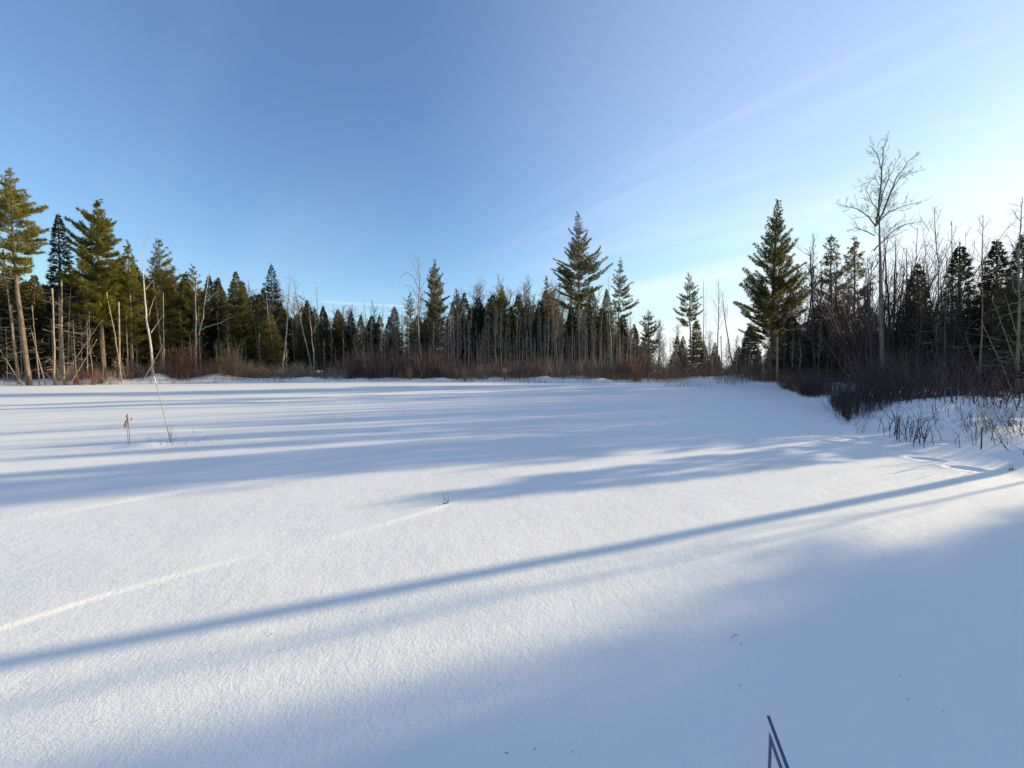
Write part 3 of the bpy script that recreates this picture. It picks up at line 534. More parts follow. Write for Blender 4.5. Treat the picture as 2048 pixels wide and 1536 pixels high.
for row, (Y0, n, lo, hi, x0, x1) in enumerate([(43, 72, 4, 78, -80, 1500), (49, 62, 0, 56, -110, 1640), (56, 48, -4, 40, -60, 1640)]):
    for i in range(n):
        px = x0 + (x1 - x0) * (i + rnd.random()) / n; Y = dep(px, Y0 + rnd.uniform(-2.5, 2.5)); ty = skyline(px) + rnd.uniform(lo, hi)
        if 1290 < px < 1500: ty += 12
        x = at(px, 740, Y)[0]; h = at(px, ty, Y)[2]
        if h < 2.5: continue
        o = from_proto(SP[(k * 7 + k // 11) % 11], x, Y, rnd.uniform(0, 6.28), (h / 10 * rnd.uniform(.95, 1.4), h / 10 * rnd.uniform(.95, 1.4), h / 10)); k += 1; o.rotation_euler = (rnd.gauss(0, .02), rnd.gauss(0, .025), o.rotation_euler[2])
        o['category'] = 'tree'; g = ['front', 'middle', 'far'][row]
        zone = 'behind the tall pines' if px < 420 else 'behind the white birches' if px < 830 else 'behind the middle saplings' if px < 1290 else 'beyond the sky gap'
        o['group'] = f'{g} row spruces {zone}'; o['label'] = f'shaded spruce in the {"front" if row == 0 else "middle" if row == 1 else "far"} row of dense wood {zone}'
# the right-hand wood: deeper dark spruces behind the named ones
for i in range(20):
    px = 1590 + 760 * (i + rnd.random()) / 20; Y = np.interp(px, [1590, 1800, 2050, 2350], [34, 26, 23, 21]) + rnd.uniform(0, 7); ty = skyline(px) + rnd.uniform(20, 80)
    x = at(px, 740, Y)[0]; h = at(px, ty, Y)[2]; o = from_proto(SP[i % 11], x, Y, rnd.uniform(0, 6.28), (h / 10 * 1.15, h / 10 * 1.15, h / 10))
    o['category'] = 'tree'; o['group'] = 'backlit spruces deep in the right hand wood'; o['label'] = 'black backlit spruce deep behind the tall bare birch and layered spruces'
# saplings: slim pale stems all along the wood's edge
SA = []
for i in range(8):
    tr, cr = bare_tree(400 + i, 6, .026 + .006 * (i % 3), nl=9 + i % 4, cb=.35, reach=.16, tw=.35, rise=1.9, wob=.06, bark=['birch', 'twig', 'dead', 'birch'][i % 4], sp_=.32, rad=.011)
    SA.append(proto('sapling', [('trunk', tr), ('crown', cr)]))
def sap_count(px): return 1
xs = []
for a, b, n in [(150, 420, 12), (430, 700, 22), (700, 880, 16), (880, 1140, 74), (1140, 1300, 52), (1300, 1420, 20), (1420, 1560, 10), (1560, 1720, 12)]:
    xs += [(a + (b - a) * (i + rnd.random()) / n, a) for i in range(n)]
for i, (px, a) in enumerate(xs):
    Y = rnd.uniform(35.6, 39) if px < 1420 else rnd.uniform(29, 36) if px < 1560 else rnd.uniform(25, 30)
    Y = dep(px, Y); ty = rnd.uniform(610, 690) if px > 880 else rnd.uniform(620, 700)
    if 1260 < px < 1500: ty = rnd.uniform(672, 712)
    x = at(px, 740, Y)[0]; h = at(px, ty, Y)[2] - hz(x, Y); s = h / 6
    later(from_proto(SA[i % 8], x, Y, rnd.uniform(0, 6.28), (s * 1.05, s * 1.05, s)), 'slim bare sapling', 'sapling', 'slim saplings along the wood edge')
HW = []
for i in range(7):
    tr, cr = bare_tree(440 + i, 9, .055, nl=18 + i, cb=.28, reach=.24, tw=1.0, rise=1.7, wob=.07, bark=['twig', 'birch', 'twig', 'dead'][i % 4], sp_=.19, rad=.020, depth=1, lean=(.4 * (i - 3) / 3, .2))
    HW.append(proto('hardwood_tree', [('trunk', tr), ('crown', cr)]))
for i in range(16):
    px = -120 + 400 * (i + rnd.random()) / 16; Y = dep(px, rnd.uniform(39, 42)); ty = rnd.uniform(545, 640); x = at(px, 740, Y)[0]; h = at(px, ty, Y)[2]; o = from_proto(SP[(i * 5) % 11], x, Y, rnd.uniform(0, 6.28), (h / 8, h / 8, h / 10))
    o['category'] = 'tree'; o['group'] = 'front row spruces behind the tall pines'; o['label'] = 'shaded spruce in the front row of dense wood behind the tall pines'
hx = []
for a, b, n in [(260, 560, 12), (560, 830, 28), (830, 1140, 36), (1140, 1420, 24), (1420, 1720, 20)]: hx += [a + (b - a) * (i + rnd.random()) / n for i in range(n)]
for i, px in enumerate(hx):
    Y = dep(px, rnd.uniform(41.5, 50)) if px < 1520 else rnd.uniform(30, 38); ty = skyline(px) + rnd.uniform(-14, 45); x = at(px, 740, Y)[0]; s = (at(px, ty, Y)[2] - hz(x, Y)) / 9
    later(from_proto(HW[i % 7], x, Y, rnd.uniform(0, 6.28), (s * 1.15, s * 1.15, s)), 'grey twiggy leafless hardwood among the conifers', 'tree', 'leafless hardwoods among the conifers')
# dead poles on the left with level twigs
SN = []
for i in range(4):
    tr, br = snag(420 + i, 8, .065, (.25 * (i - 1.5), .1), 42, .8); SN.append(proto('dead_tree', [('trunk', tr), ('crown', br)]))
for i in range(22):
    px = -60 + 560 * (i + rnd.random()) / 22; Y = dep(px, rnd.uniform(37, 42)); ty = rnd.uniform(590, 690); x = at(px, 740, Y)[0]; s = (at(px, ty, Y)[2]) / 8
    later(from_proto(SN[i % 4], x, Y, rnd.uniform(-.5, .5) + (3.14 if i % 2 else 0), s), 'dead twiggy pole inside the shaded wood', 'dead tree', 'dead poles inside the wood')
# shrubs
SHR = {}
for kname, mat, h, w, n in [('red', 'red', 2.2, 1.1, 30), ('tan', 'tan', 2.6, 1.0, 30), ('plum', 'plum', 2.4, 1.9, 34), ('brown', 'twig', 1.6, 1.3, 26)]:
    SHR[kname] = []
    for i in range(3):
        a, b = shrub(500 + i + len(mat) * 7, h, w, n, mat, tw=.45, rad=.012, up=.8, sp_=.3); SHR[kname].append((proto('shrub', [('stem', a), ('crown', b)]), h))
DESC = {'red': 'upright red stemmed shrub', 'tan': 'upright orange tan shrub', 'plum': 'bushy purple brown shrub', 'brown': 'low grey brown shrub'}
def shrub_at(kind, px, Y, ty, wide=1.0):
    Y = dep(px, Y) * float(np.interp(px, [300, 600, 900, 1300, 1500], [1, .86, .77, .77, .95])); p, h = SHR[kind][rnd.randrange(3)]; x = at(px, 740, Y)[0]; z = hz(x, Y); s = max(.25, (at(px, ty, Y)[2] - z) / h)
    later(from_proto(p, x, Y, rnd.uniform(0, 6.28), (s * wide, s * wide, s)), DESC[kind], 'shrub', {'red': 'red shrubs', 'tan': 'tan shrubs', 'plum': 'purple shrubs', 'brown': 'grey brown shrubs'}[kind] + ' along the wood edge')
for px, ty in [(352, 690), (366, 684), (378, 676), (345, 700), (412, 706), (425, 712), (160, 735), (185, 732), (205, 728), (150, 738), (262, 730), (1255, 700), (1268, 706), (1275, 695), (1245, 712), (300, 725)]: shrub_at('red', px, rnd.uniform(34, 36), ty)
for px, ty in [(455, 682), (463, 676), (470, 690), (446, 700), (480, 715), (820, 722), (832, 715), (815, 730), (860, 728), (1010, 728), (1200, 700), (1175, 706), (1160, 716), (500, 718), (520, 722), (930, 730), (960, 726), (985, 726)]: shrub_at('tan', px, rnd.uniform(34.5, 37), ty)
for i in range(34): px = 690 + 210 * (i + rnd.random()) / 34; shrub_at('plum', px, rnd.uniform(35.5, 40), rnd.uniform(680, 722), 1.2)
for i in range(26): px = 900 + 620 * (i + rnd.random()) / 26; shrub_at('plum', px, rnd.uniform(36, 40), rnd.uniform(695, 728), 1.2)
for i in range(30): px = 110 + 590 * (i + rnd.random()) / 30; shrub_at('brown', px, rnd.uniform(34.5, 38), rnd.uniform(712, 738), 1.2)
for i in range(24): px = 900 + 520 * (i + rnd.random()) / 24; shrub_at('brown', px, rnd.uniform(35, 37.5), rnd.uniform(705, 735))
# thicket on the right
DK = []
for i in range(4):
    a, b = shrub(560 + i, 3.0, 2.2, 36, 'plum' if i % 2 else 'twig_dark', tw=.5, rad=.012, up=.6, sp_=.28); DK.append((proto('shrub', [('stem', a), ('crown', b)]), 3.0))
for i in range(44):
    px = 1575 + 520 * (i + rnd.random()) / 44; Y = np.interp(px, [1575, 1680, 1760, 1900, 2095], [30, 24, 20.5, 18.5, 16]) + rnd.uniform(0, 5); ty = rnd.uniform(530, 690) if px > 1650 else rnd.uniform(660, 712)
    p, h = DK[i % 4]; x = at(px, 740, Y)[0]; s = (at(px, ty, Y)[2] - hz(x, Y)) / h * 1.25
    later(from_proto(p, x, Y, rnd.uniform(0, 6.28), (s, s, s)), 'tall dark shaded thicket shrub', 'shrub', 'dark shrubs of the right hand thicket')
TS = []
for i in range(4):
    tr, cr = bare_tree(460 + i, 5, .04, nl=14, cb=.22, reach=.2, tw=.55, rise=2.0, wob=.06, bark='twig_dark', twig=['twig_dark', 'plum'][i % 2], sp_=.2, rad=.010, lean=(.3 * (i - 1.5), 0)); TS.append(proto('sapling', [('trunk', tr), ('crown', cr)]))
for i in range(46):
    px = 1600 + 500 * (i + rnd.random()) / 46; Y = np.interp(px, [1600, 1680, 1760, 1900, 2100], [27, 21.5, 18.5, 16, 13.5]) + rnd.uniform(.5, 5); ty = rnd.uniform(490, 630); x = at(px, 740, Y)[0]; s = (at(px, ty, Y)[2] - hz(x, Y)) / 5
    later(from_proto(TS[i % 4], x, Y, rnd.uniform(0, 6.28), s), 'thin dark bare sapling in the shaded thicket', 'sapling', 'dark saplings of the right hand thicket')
# low sticks and shrubs standing on the bank
LOW = []
for i in range(5):
    a, b = shrub(580 + i, .8, .7, 8, ['twig_dark', 'plum', 'twig_dark', 'twig', 'twig_dark'][i], tw=.3, rad=.0038, up=.5, lean=[-.3, 0, -.45, .2, -.15][i], sp_=.2); LOW.append((proto('shrub', [('stem', a), ('crown', b)]), .8))
lowpos = []
for i in range(70):
    px = 1560 + 300 * rnd.random() ** 1.3; py0 = np.interp(px, [1560, 1650, 1700, 1800], [772, 806, 842, 858]); lowpos.append((px, py0 - rnd.uniform(2, 34) * (1 if px > 1640 else .4), rnd.uniform(.3, .85)))
for i in range(16): lowpos.append((rnd.uniform(1780, 1960), rnd.uniform(806, 836), rnd.uniform(.25, .5)))
for px, py, s in [(1945, 878, .95), (1958, 868, .9), (1985, 872, 1.1), (1990, 880, .9), (2030, 880, 1.1), (2045, 868, 1.2), (2015, 845, 1.0), (1940, 890, .6), (2070, 885, 1.1), (2000, 905, .5), (2020, 915, .45), (1980, 850, .8), (1720, 866, .9), (1700, 850, 1.0), (1668, 822, 1.0), (1682, 838, 1.1)]: lowpos.append((px, py, s))
for i, (px, py, s) in enumerate(lowpos):
    x, y = gnd(px, py)
    for _ in range(6): z = hz(x, y); d = ray(px, py); t = (CAMZ - z) / -d[2]; x, y = d[0] * t, d[1] * t
    if y < 2 or y > 40: continue
    p, h = LOW[i % 5]; later(from_proto(p, x, y, rnd.uniform(-.9, .9), s * (.85 if y < 14 else 1.2)), 'low dark twiggy shrub poking through the snow bank', 'shrub', 'low twiggy shrubs on the snow bank')
# ================================================================== brush and dry grass: nobody could count the stems
def edge_pts(n, rg, x0, x1, o0, o1):
    """points out beyond the field edge between two pixel columns"""
    px = rg.uniform(x0, x1, n); ex = np.array([p[0] for p in EDGE_PX]); ey = np.array([p[1] for p in EDGE_PX]); py = np.interp(px, ex, ey)
    P = np.array([gnd(a, b) for a, b in zip(px, py)]); off = rg.uniform(o0, o1, n); rr = np.hypot(P[:, 0], P[:, 1])
    return P * ((rr + off) / rr)[:, None]
def stuff(name, label, specs, seed):
    rg = np.random.RandomState(seed); mats, soups = [], []
    for mi, (mat, n, x0, x1, o0, o1, h0, h1, r, lean) in enumerate(specs):
        P = edge_pts(n, rg, x0, x1, o0, o1); z = hfun(P[:, 0], P[:, 1]); nv = N1(P[:, 0] * .42 + mi * 17, P[:, 1] * .42 + mi * 5); keep = nv > rg.uniform(-.35, .45, n); P, z, nv = P[keep], z[keep], nv[keep]; m = len(P)
        h = rg.uniform(h0, h1, m) * (.75 + 1.1 * (nv + .1)) ; L = rg.randn(m, 2) * lean
        A = np.column_stack([P, z - .05]); B = np.column_stack([P + L * h[:, None] * .5, z + h * .55]); C = np.column_stack([P + L * h[:, None] * 1.3 + rg.randn(m, 2) * .04, z + h])
        sub = rg.rand(m) < .6; D = B[sub] + np.column_stack([rg.randn(sub.sum(), 2) * .16 * h[sub, None], h[sub] * rg.uniform(.15, .4, sub.sum())])
        soups.append(join([prisms(A, B, r, r * .8), prisms(B, C, r * .8, r * .3), prisms(B[sub], D, r * .6, r * .25)]) + (mi,)); mats.append(M[mat])
    o = link(bpy.data.objects.new(name, mesh(name, soups, mats))); tag(o, label, None, None, 'stuff'); return o
stuff('undergrowth', 'tangled brown undergrowth of thin stems along the wood edge',
      [('twig', 13000, -300, 1600, 1.8, 10, .3, 1.7, .008, .25), ('tan', 2600, 60, 1600, 2.4, 9, .3, 1.5, .008, .25), ('plum', 3000, 600, 1600, 1.8, 7, .3, 1.5, .008, .22), ('red', 2600, 120, 700, 1.3, 4, .3, 1.1, .008, .2), ('twig_dark', 6000, -300, 1600, 5, 12, .8, 2.4, .012, .18)], 5)
stuff('dry_grass', 'dry orange brown grass and weeds along the edge of the snow',
      [('straw', 3200, 930, 1600, .4, 2.6, .25, .75, .007, .2), ('straw', 4500, 800, 1620, 1.5, 6.0, .2, 1.1, .008, .25), ('tan', 1500, 600, 1300, 1.5, 6, .3, 1.3, .008, .25), ('red', 1700, 880, 1560, 2.5, 8, .3, 1.2, .008, .25), ('straw', 120, 1325, 1430, -7.5, -4, .15, .55, .006, .25), ('twig_dark', 900, 860, 1350, -1.2, .6, .1, .35, .006, .25), ('twig', 900, -100, 860, -.2, 1.4, .1, .5, .007, .25)], 6)
stuff('brambles', 'dark leafless brambles sprouting on the shaded snow bank',
      [('twig_dark', 2600, 1560, 1700, .1, 6.5, .2, .9, .006, .2), ('twig_dark', 1100, 1700, 1850, .5, 6, .15, .8, .006, .22), ('plum', 1500, 1560, 1700, 1.5, 8, .3, 1.3, .008, .25), ('twig_dark', 160, 1850, 2060, 1.2, 5, .12, .5, .005, .35), ('plum', 1500, 1700, 2048, 5.5, 10, .4, 1.6, .009, .25)], 7)
# ================================================================== small things on the snow
x, y = gnd(344, 888); y0 = y
tp = at(308, 750, y); z = hz(x, y)
st_ = thing('marker_stake', (x, y, z - .02)); tag(st_, 'thin pale leaning stake stuck in the open snow', 'stake')
P = np.array([[0, 0, -.1], [(tp[0] - x) * .5, 0, (tp[2] - z) * .5], [tp[0] - x, 0, tp[2] - z]])
part('pole', mesh('pole', [tube(np.vstack([P[0], P[1], P[1] * .22 + P[2] * .78]), .006, 6) + (0,)], [M['dead']], (0,)), st_)
part('painted_tip', mesh('painted_tip', [tube(np.vstack([P[1] * .22 + P[2] * .78, P[2]]), .0085, 8, True) + (0,)], [M['stake']], (0,)), st_)
a, b = shrub(700, .38, .5, 7, 'twig', tw=.14, rad=.006, up=.3, lean=.35, sp_=.08); put('shrub', *gnd(352, 888), [('stem', a), ('crown', b)], 'small bare twiggy shrub at the foot of the leaning stake', 'shrub')
a, b = shrub(701, .16, .35, 8, 'twig', tw=.07, rad=.004, up=.4, sp_=.07); put('shrub', *gnd(295, 890), [('stem', a), ('crown', b)], 'tiny twig tuft on the little snow hump near the stake', 'shrub')
def weed(label):
    rg = np.random.RandomState(3); x, y = gnd(260, 893); o = thing('dry_weed', (x, y, hz(x, y) - .02)); tag(o, label, 'weed'); pods = []
    for k, (dx, hh) in enumerate([(.0, .6), (-.03, .5)]):
        base = np.array([dx, 0, -.05]); pts = [base, base + [-.0, 0, .3], base + [-.012 - .02 * k, 0, hh]]; part('stalk', mesh('stalk', [tube(pts, [.0055, .005, .003], 5) + (0,)], [M['twig']], (0,)), o)
        A, B = [], []
        for q in range(8 if k == 0 else 5):
            p = base + [-.01, 0, hh * rg.uniform(.62, 1.0)]; d = np.array([rg.uniform(-.07, .03), rg.uniform(-.04, .04), rg.uniform(.03, .09)]); A.append(p); B.append(p + d); pods.append(p + d)
        part('stalk', mesh('stalk', [prisms(np.array(A), np.array(B), .0025, .0018) + (0,)], [M['straw']]), o)
    s = []
    for p in pods: c = rg.uniform(.8, 1.3); s.append(tube([p + [0, 0, -.012 * c], p, p + [.004, 0, .02 * c], p + [.006, 0, .034 * c]], [.004, .011 * c, .012 * c, .003], 6, True))
    part('seed_head', mesh('seed_head', [join(s) + (0,)], [M['dead']], (0,)), o)
weed('dry weed with pale seed heads standing in the open snow left of the stake')
def sprig(px, py, label):
    x, y = gnd(px, py); o = thing('sprig', (x, y, hz(x, y))); tag(o, label, 'weed')
    part('stem', mesh('stem', [join([tube([[.01, 0, -.05], [0, 0, .03], [-.02, .0, .11]], [.0035, .003, .0015], 4), tube([[.01, 0, 0], [.028, 0, .02], [.034, 0, .05]], [.003, .003, .002], 4), tube([[-.03, 0, .012], [-.01, -.01, .004], [.03, -.01, .012]], [.003, .005, .003], 4)]) + (0,)], [M['twig_dark']], (0,)), o)
    part('leaf', mesh('leaf', [join([tube([[.028, 0, .018], [.036, 0, .022], [.044, 0, .02]], [.002, .006, .001], 5, True), tube([[.03, 0, .045], [.036, 0, .05], [.045, 0, .049]], [.002, .006, .001], 5, True)]) + (0,)], [M['twig_dark']], (0,)), o)
sprig(890, 1008, 'tiny dark sprig alone in the middle of the open snow')
sprig(2020, 945, 'tiny dark sprig on the shaded snow by the photo edge')
x, y = gnd(1470, 1270); z = hz(x, y)
o = link(bpy.data.objects.new('fallen_twig', mesh('fallen_twig', [tube([[-.026, -.012, .003], [-.005, .004, .008], [.03, .012, .006]], [.0012, .0018, .001], 5) + (0,)], [M['twig']], (0,)))); o.location = (x, y, z); tag(o, 'curved dead twig lying flat on the shaded foreground snow', 'twig')
rg = np.random.RandomState(9); A, B = [], []
for i in range(34):
    x, y = gnd(rg.uniform(60, 2000), 900 + 620 * rg.rand() ** .8); z = hz(x, y) + .003; a = rg.uniform(0, 6.28); l = rg.uniform(.004, .016); A.append([x, y, z]); B.append([x + math.cos(a) * l, y + math.sin(a) * l, z + .002])
tag(link(bpy.data.objects.new('leaf_litter', mesh('leaf_litter', [prisms(np.array(A), np.array(B), .0014, .0008) + (0,)], [M['twig_dark']]))), 'tiny dark specks of bark and needles scattered on the snow', None, None, 'stuff')
def stick(pts, label, mat='twig_dark', r=.009):
    W = []
    for px, py, up in pts:
        x, y = gnd(px, py)
        for _ in range(6): zz = hz(x, y) + up; d = ray(px, py); t = (CAMZ - zz) / -d[2]; x, y = d[0] * t, d[1] * t
        W.append([x, y, hz(x, y) + up])
    W = np.array(W); o = link(bpy.data.objects.new('stick', mesh('stick', [tube(W - W[0], r, 5, True) + (0,)], [M[mat]], (0,)))); o.location = W[0]; tag(o, label, 'stick')
stick([(1821, 866, -.05), (1823, 848, .2), (1855, 848, .2), (1856, 856, .04)], 'bent dead stick bridging over the shaded snow bank', r=.006)
stick([(1962, 910, -.1), (1963, 880, .28), (1964, 866, .42)], 'upright dark stub of a stick on the snow bank near the photo edge', r=.009)
stick([(1875, 848, -.05), (1879, 832, .15), (1892, 822, .26), (1905, 814, .36)], 'leaning dark stick with hooked tip on the snow mound', r=.008)
# pale leaning stems in the right wood
for i, (bx, tx, ty, Y) in enumerate([(2030, 1962, 640, 14.5), (2060, 1985, 600, 14), (2075, 2010, 585, 13.8), (1975, 1930, 668, 15.5)]):
    S_('dead_tree', bx, tx, ty, Y, ['pale thin stem slanting across the layered dark spruces, lowest of three', 'pale thin stem slanting across the layered dark spruces, middle of three', 'pale thin stem slanting across the layered dark spruces, highest of three', 'short pale stem slanting below the sky pierced spruce'][i], r0=.03, seed=720 + i, nb=8, L=.6)
for i, (bx, Y, w) in enumerate([(2036, 13.5, .10), (1960, 15, .08), (1890, 17, .07)]):
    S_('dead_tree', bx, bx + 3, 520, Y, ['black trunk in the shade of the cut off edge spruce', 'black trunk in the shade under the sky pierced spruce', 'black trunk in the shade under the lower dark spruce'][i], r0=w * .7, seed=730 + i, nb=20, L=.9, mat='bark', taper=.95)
# ================================================================== sign whose corner shows at the bottom of the photo
def sign():
    tz = .62; d = ray(1536.5, 1434); t = (CAMZ - tz) / -d[2]; c = d * t; c[2] = tz
    az = math.atan((1275 - 1024) / F); e = -np.array([math.sin(az), math.cos(az), 0]); e2 = np.array([0, 0, -1.]); n = np.cross(e, e2); W, H, T = .6, .42, .002
    o = thing('yard_sign', (c[0] + e[0] * W / 2, c[1] + e[1] * W / 2, 0)); tag(o, 'white sign corner with dark blue border poking up at the bottom', 'sign'); org = np.array(o.location)
    def slab(u0, u1, v0, v1, w0, w1):
        p = [c + e * u + e2 * v + n * w - org for w in (w0, w1) for u, v in ((u0, v0), (u1, v0), (u1, v1), (u0, v1))]
        q = [(0, 1, 2, 3), (4, 7, 6, 5), (0, 4, 5, 1), (1, 5, 6, 2), (2, 6, 7, 3), (3, 7, 4, 0)]
        return np.array(p), np.array([x for a in q for x in ((a[0], a[1], a[2]), (a[0], a[2], a[3]))])
    part('panel', mesh('panel', [slab(0, W, 0, H, -T, T) + (0,)], [M['panel']]), o)
    b0, b1 = .022, .036
    for sgn in (1, -1):
        q = lambda a, b_, c_, d_: slab(a, b_, c_, d_, sgn * T + sgn * .0005, sgn * T + sgn * .002)
        part('border', mesh('border', [join([q(b0, W - b0, b0, b1), q(b0, W - b0, H - b1, H - b0), q(b0, b1, b1, H - b1), q(W - b1, W - b0, b1, H - b1)]) + (0,)], [M['blue']]), o)
    part('edge_trim', mesh('edge_trim', [slab(0, W, -.004, 0, -T - .0012, T + .0012) + (0,)], [M['blue']]), o)
    for u in (.14, .46): part('leg', mesh('leg', [tube([c + e * u + e2 * (H - .1) - org + n * .0, c + e * u + e2 * 1.0 - org], .004, 6) + (0,)], [M['steel']], (0,)), o)
sign()
# ================================================================== trees standing just out of the photo on the right: they throw the long shadows
def off_conifer(s, t, h, wid, label, seed, style='spruce', z0=.15, dens=1.0, name='spruce_tree'):
    x, y = st(s, t); tr, cr = conifer(seed, h, [(h * z0, wid, wid), (h * .5, wid * .75, wid * .75), (h * .8, wid * .35, wid * .35), (h, .1, .1)], .014 * h, style, mat='spruce_dark', dens=dens)
    put(name, x, y, [('trunk', tr), ('crown', cr)], label, 'tree', 'trees outside the photo that shade the snow')
x, y = st(2.65, 13.2); tr, cr = bare_tree(800, 9.5, .078, nl=9, cb=.5, reach=.2, tw=.5, rise=1.6, wob=.035, sp_=.4); put('birch_tree', x, y, [('trunk', tr), ('crown', cr)], 'bare birch outside the photo casting the long thin foreground shadow', 'tree')
for i, (s_, t_) in enumerate([(1.25, 36), (1.6, 42)]):  # twiggy trees added out of view to soften the edge of the foreground shade
    x, y = st(s_, t_); tr, cr = bare_tree(820 + i, 12, .06, nl=26, cb=.25, reach=.16, tw=.8, rise=1.4, wob=.03, sp_=.22, rad=.012); put('bare_tree', x, y, [('trunk', tr), ('crown', cr)], ['bare twiggy tree outside the photo softening the foreground shade', 'second bare twiggy tree outside the photo, deeper in the wood'][i], 'tree')
x, y = st(2.3, 15); tr, cr = bare_tree(801, 3.4, .018, nl=8, cb=.4, reach=.25, tw=.5, rise=1.6, wob=.05, sp_=.3); put('sapling', x, y, [('trunk', tr), ('crown', cr)], 'thin sapling outside the photo next to the shadow casting birch', 'sapling')
off_conifer(4.35, 17, 3.2, .7, 'small spruce outside the photo shading the bank behind the birch', 802)
off_conifer(6.45, 25, 7.6, 1.5, 'spruce outside the photo just beyond the cut off edge spruce', 811)
off_conifer(.6, 27, 12, 1.5, 'tall dense spruce outside the photo shading the foreground, nearest the birch', 803)
off_conifer(-1.2, 30, 13, 2.4, 'tall dense spruce outside the photo shading the foreground, second from the birch', 804)
off_conifer(-3.4, 28, 13, 2.2, 'tall dense spruce outside the photo shading the foreground, third from the birch', 805)
off_conifer(-6, 30, 13, 2.4, 'tall dense spruce outside the photo shading the foreground, fourth from the birch', 806)
off_conifer(-2.2, 36, 15, 2.4, 'tall dense spruce outside the photo shading the foreground, fifth from the birch', 808)
off_conifer(-.4, 34, 14, 2.0, 'tall dense spruce outside the photo shading the foreground, sixth from the birch', 809)
off_conifer(-4.8, 35, 15, 2.4, 'tall dense spruce outside the photo shading the foreground, seventh from the birch', 810)
off_conifer(1.2, 46, 13, .9, 'slim pine outside the photo behind the shading spruces', 807, 'pine', .4, .7, 'pine_tree')
flush()
# ================================================================== light
sun = bpy.data.lights.new('sun', 'SUN'); so = link(bpy.data.objects.new('sun', sun)); sun.energy = 4.8; sun.angle = R(.55); sun.color = (1, .83, .54)
so.rotation_euler = Vector((SUNX * math.cos(SUN_EL), SUNY * math.cos(SUN_EL), math.sin(SUN_EL))).to_track_quat('Z', 'Y').to_euler()
w = bpy.data.worlds.new('World'); sc.world = w; w.use_nodes = True; nt = w.node_tree; L = nt.links.new; bg = nt.nodes['Background']
sky = node(nt, 'ShaderNodeTexSky', sky_type='NISHITA', sun_disc=False, sun_elevation=SUN_EL, sun_rotation=SUN_AZ, altitude=100.0, air_density=1.0, dust_density=.3, ozone_density=3.0)
tc = node(nt, 'ShaderNodeTexCoord')
def mth(op, a, b=None, c=None):
    n = node(nt, 'ShaderNodeMath', operation=op)
    for i, v in enumerate((a, b, c)):
        if v is None: continue
        if isinstance(v, (int, float)): n.inputs[i].default_value = v
        else: L(v, n.inputs[i])
    return n.outputs[0]
def dot(v):
    n = node(nt, 'ShaderNodeVectorMath', operation='DOT_PRODUCT'); L(tc.outputs['Generated'], n.inputs[0]); n.inputs[1].default_value = tuple(v); return n.outputs['Value']
sx = node(nt, 'ShaderNodeSeparateXYZ'); L(tc.outputs['Generated'], sx.inputs[0])
zz = mth('MAXIMUM', sx.outputs['Z'], .02); zz = mth('ADD', zz, .12)
cx = node(nt, 'ShaderNodeCombineXYZ'); L(mth('DIVIDE', sx.outputs['X'], zz), cx.inputs[0]); L(mth('DIVIDE', sx.outputs['Y'], zz), cx.inputs[1])
mp = node(nt, 'ShaderNodeMapping'); mp.vector_type = 'TEXTURE'; mp.inputs['Rotation'].default_value = (0, 0, R(-46)); mp.inputs['Scale'].default_value = (5.5, 1.1, 1); mp.inputs['Location'].default_value = (3.1, .7, 0); L(cx.outputs[0], mp.inputs['Vector'])
n1 = node(nt, 'ShaderNodeTexNoise', Scale=1.4, Detail=6.0, Roughness=.55, Distortion=.4); L(mp.outputs[0], n1.inputs['Vector'])
r1 = node(nt, 'ShaderNodeMapRange', interpolation_type='SMOOTHSTEP'); L(n1.outputs['Fac'], r1.inputs['Value']); r1.inputs['From Min'].default_value = .40; r1.inputs['From Max'].default_value = .75
sund = np.array([SUNX * math.cos(SUN_EL), SUNY * math.cos(SUN_EL), math.sin(SUN_EL)])
glow = node(nt, 'ShaderNodeMapRange', interpolation_type='SMOOTHSTEP'); L(dot(sund), glow.inputs['Value']); glow.inputs['From Min'].default_value = .15; glow.inputs['From Max'].default_value = .95
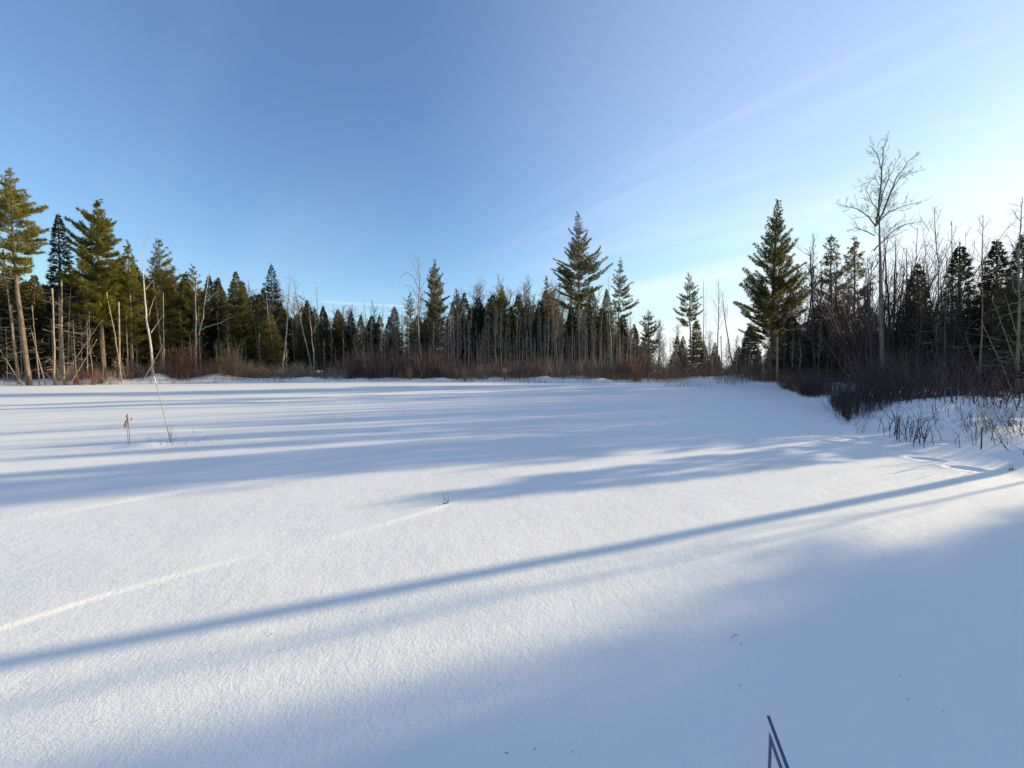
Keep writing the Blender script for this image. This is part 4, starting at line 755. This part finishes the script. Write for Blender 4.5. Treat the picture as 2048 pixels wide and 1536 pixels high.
cir = mth('ADD', mth('MULTIPLY', r1.outputs[0], mth('MULTIPLY_ADD', glow.outputs[0], .5, .05)), mth('MULTIPLY', glow.outputs[0], .24))
# a short contrail low over the far wood
d1 = ray(640, 603); d1 /= np.linalg.norm(d1); d2 = ray(810, 613); d2 /= np.linalg.norm(d2); nn = np.cross(d1, d2); nn /= np.linalg.norm(nn); mid = d1 + d2; mid /= np.linalg.norm(mid)
tr_ = node(nt, 'ShaderNodeMapRange', interpolation_type='SMOOTHSTEP'); L(mth('ABSOLUTE', dot(nn)), tr_.inputs['Value']); tr_.inputs['From Min'].default_value = .0045; tr_.inputs['From Max'].default_value = .001
tl = node(nt, 'ShaderNodeMapRange', interpolation_type='SMOOTHSTEP'); L(dot(mid), tl.inputs['Value']); tl.inputs['From Min'].default_value = math.cos(.125); tl.inputs['From Max'].default_value = math.cos(.06)
cir = mth('MAXIMUM', cir, mth('MULTIPLY', mth('MULTIPLY', tr_.outputs[0], tl.outputs[0]), .22))
tint = node(nt, 'ShaderNodeMix', data_type='RGBA', blend_type='MULTIPLY'); tint.inputs[0].default_value = 1; L(sky.outputs[0], tint.inputs[6]); L(ramp(nt, sx.outputs['Z'], [(0.0, (.93, .94, .99)), (.22, (.94, .98, 1.0)), (.6, (1.03, .98, 1.06))]), tint.inputs[7])
mix = node(nt, 'ShaderNodeMix', data_type='RGBA'); L(cir, mix.inputs[0]); mix.inputs[7].default_value = (4.3, 4.5, 4.6, 1)
soft = node(nt, 'ShaderNodeMix', data_type='RGBA', blend_type='DARKEN'); soft.inputs[0].default_value = .85; L(tint.outputs[2], soft.inputs[6]); soft.inputs[7].default_value = (3.55, 3.7, 3.75, 1); L(soft.outputs[2], mix.inputs[6])   # caps the sky's brightness so the glow near the sun doesn't burn out
L(mix.outputs[2], bg.inputs['Color']); bg.inputs['Strength'].default_value = .15
sc.view_settings.view_transform = 'Standard'; sc.view_settings.look = 'None'; sc.view_settings.exposure = .76; sc.view_settings.gamma = 1
sc.render.engine = 'CYCLES'; sc.cycles.max_bounces = 6; sc.cycles.diffuse_bounces = 3; sc.cycles.use_denoising = True
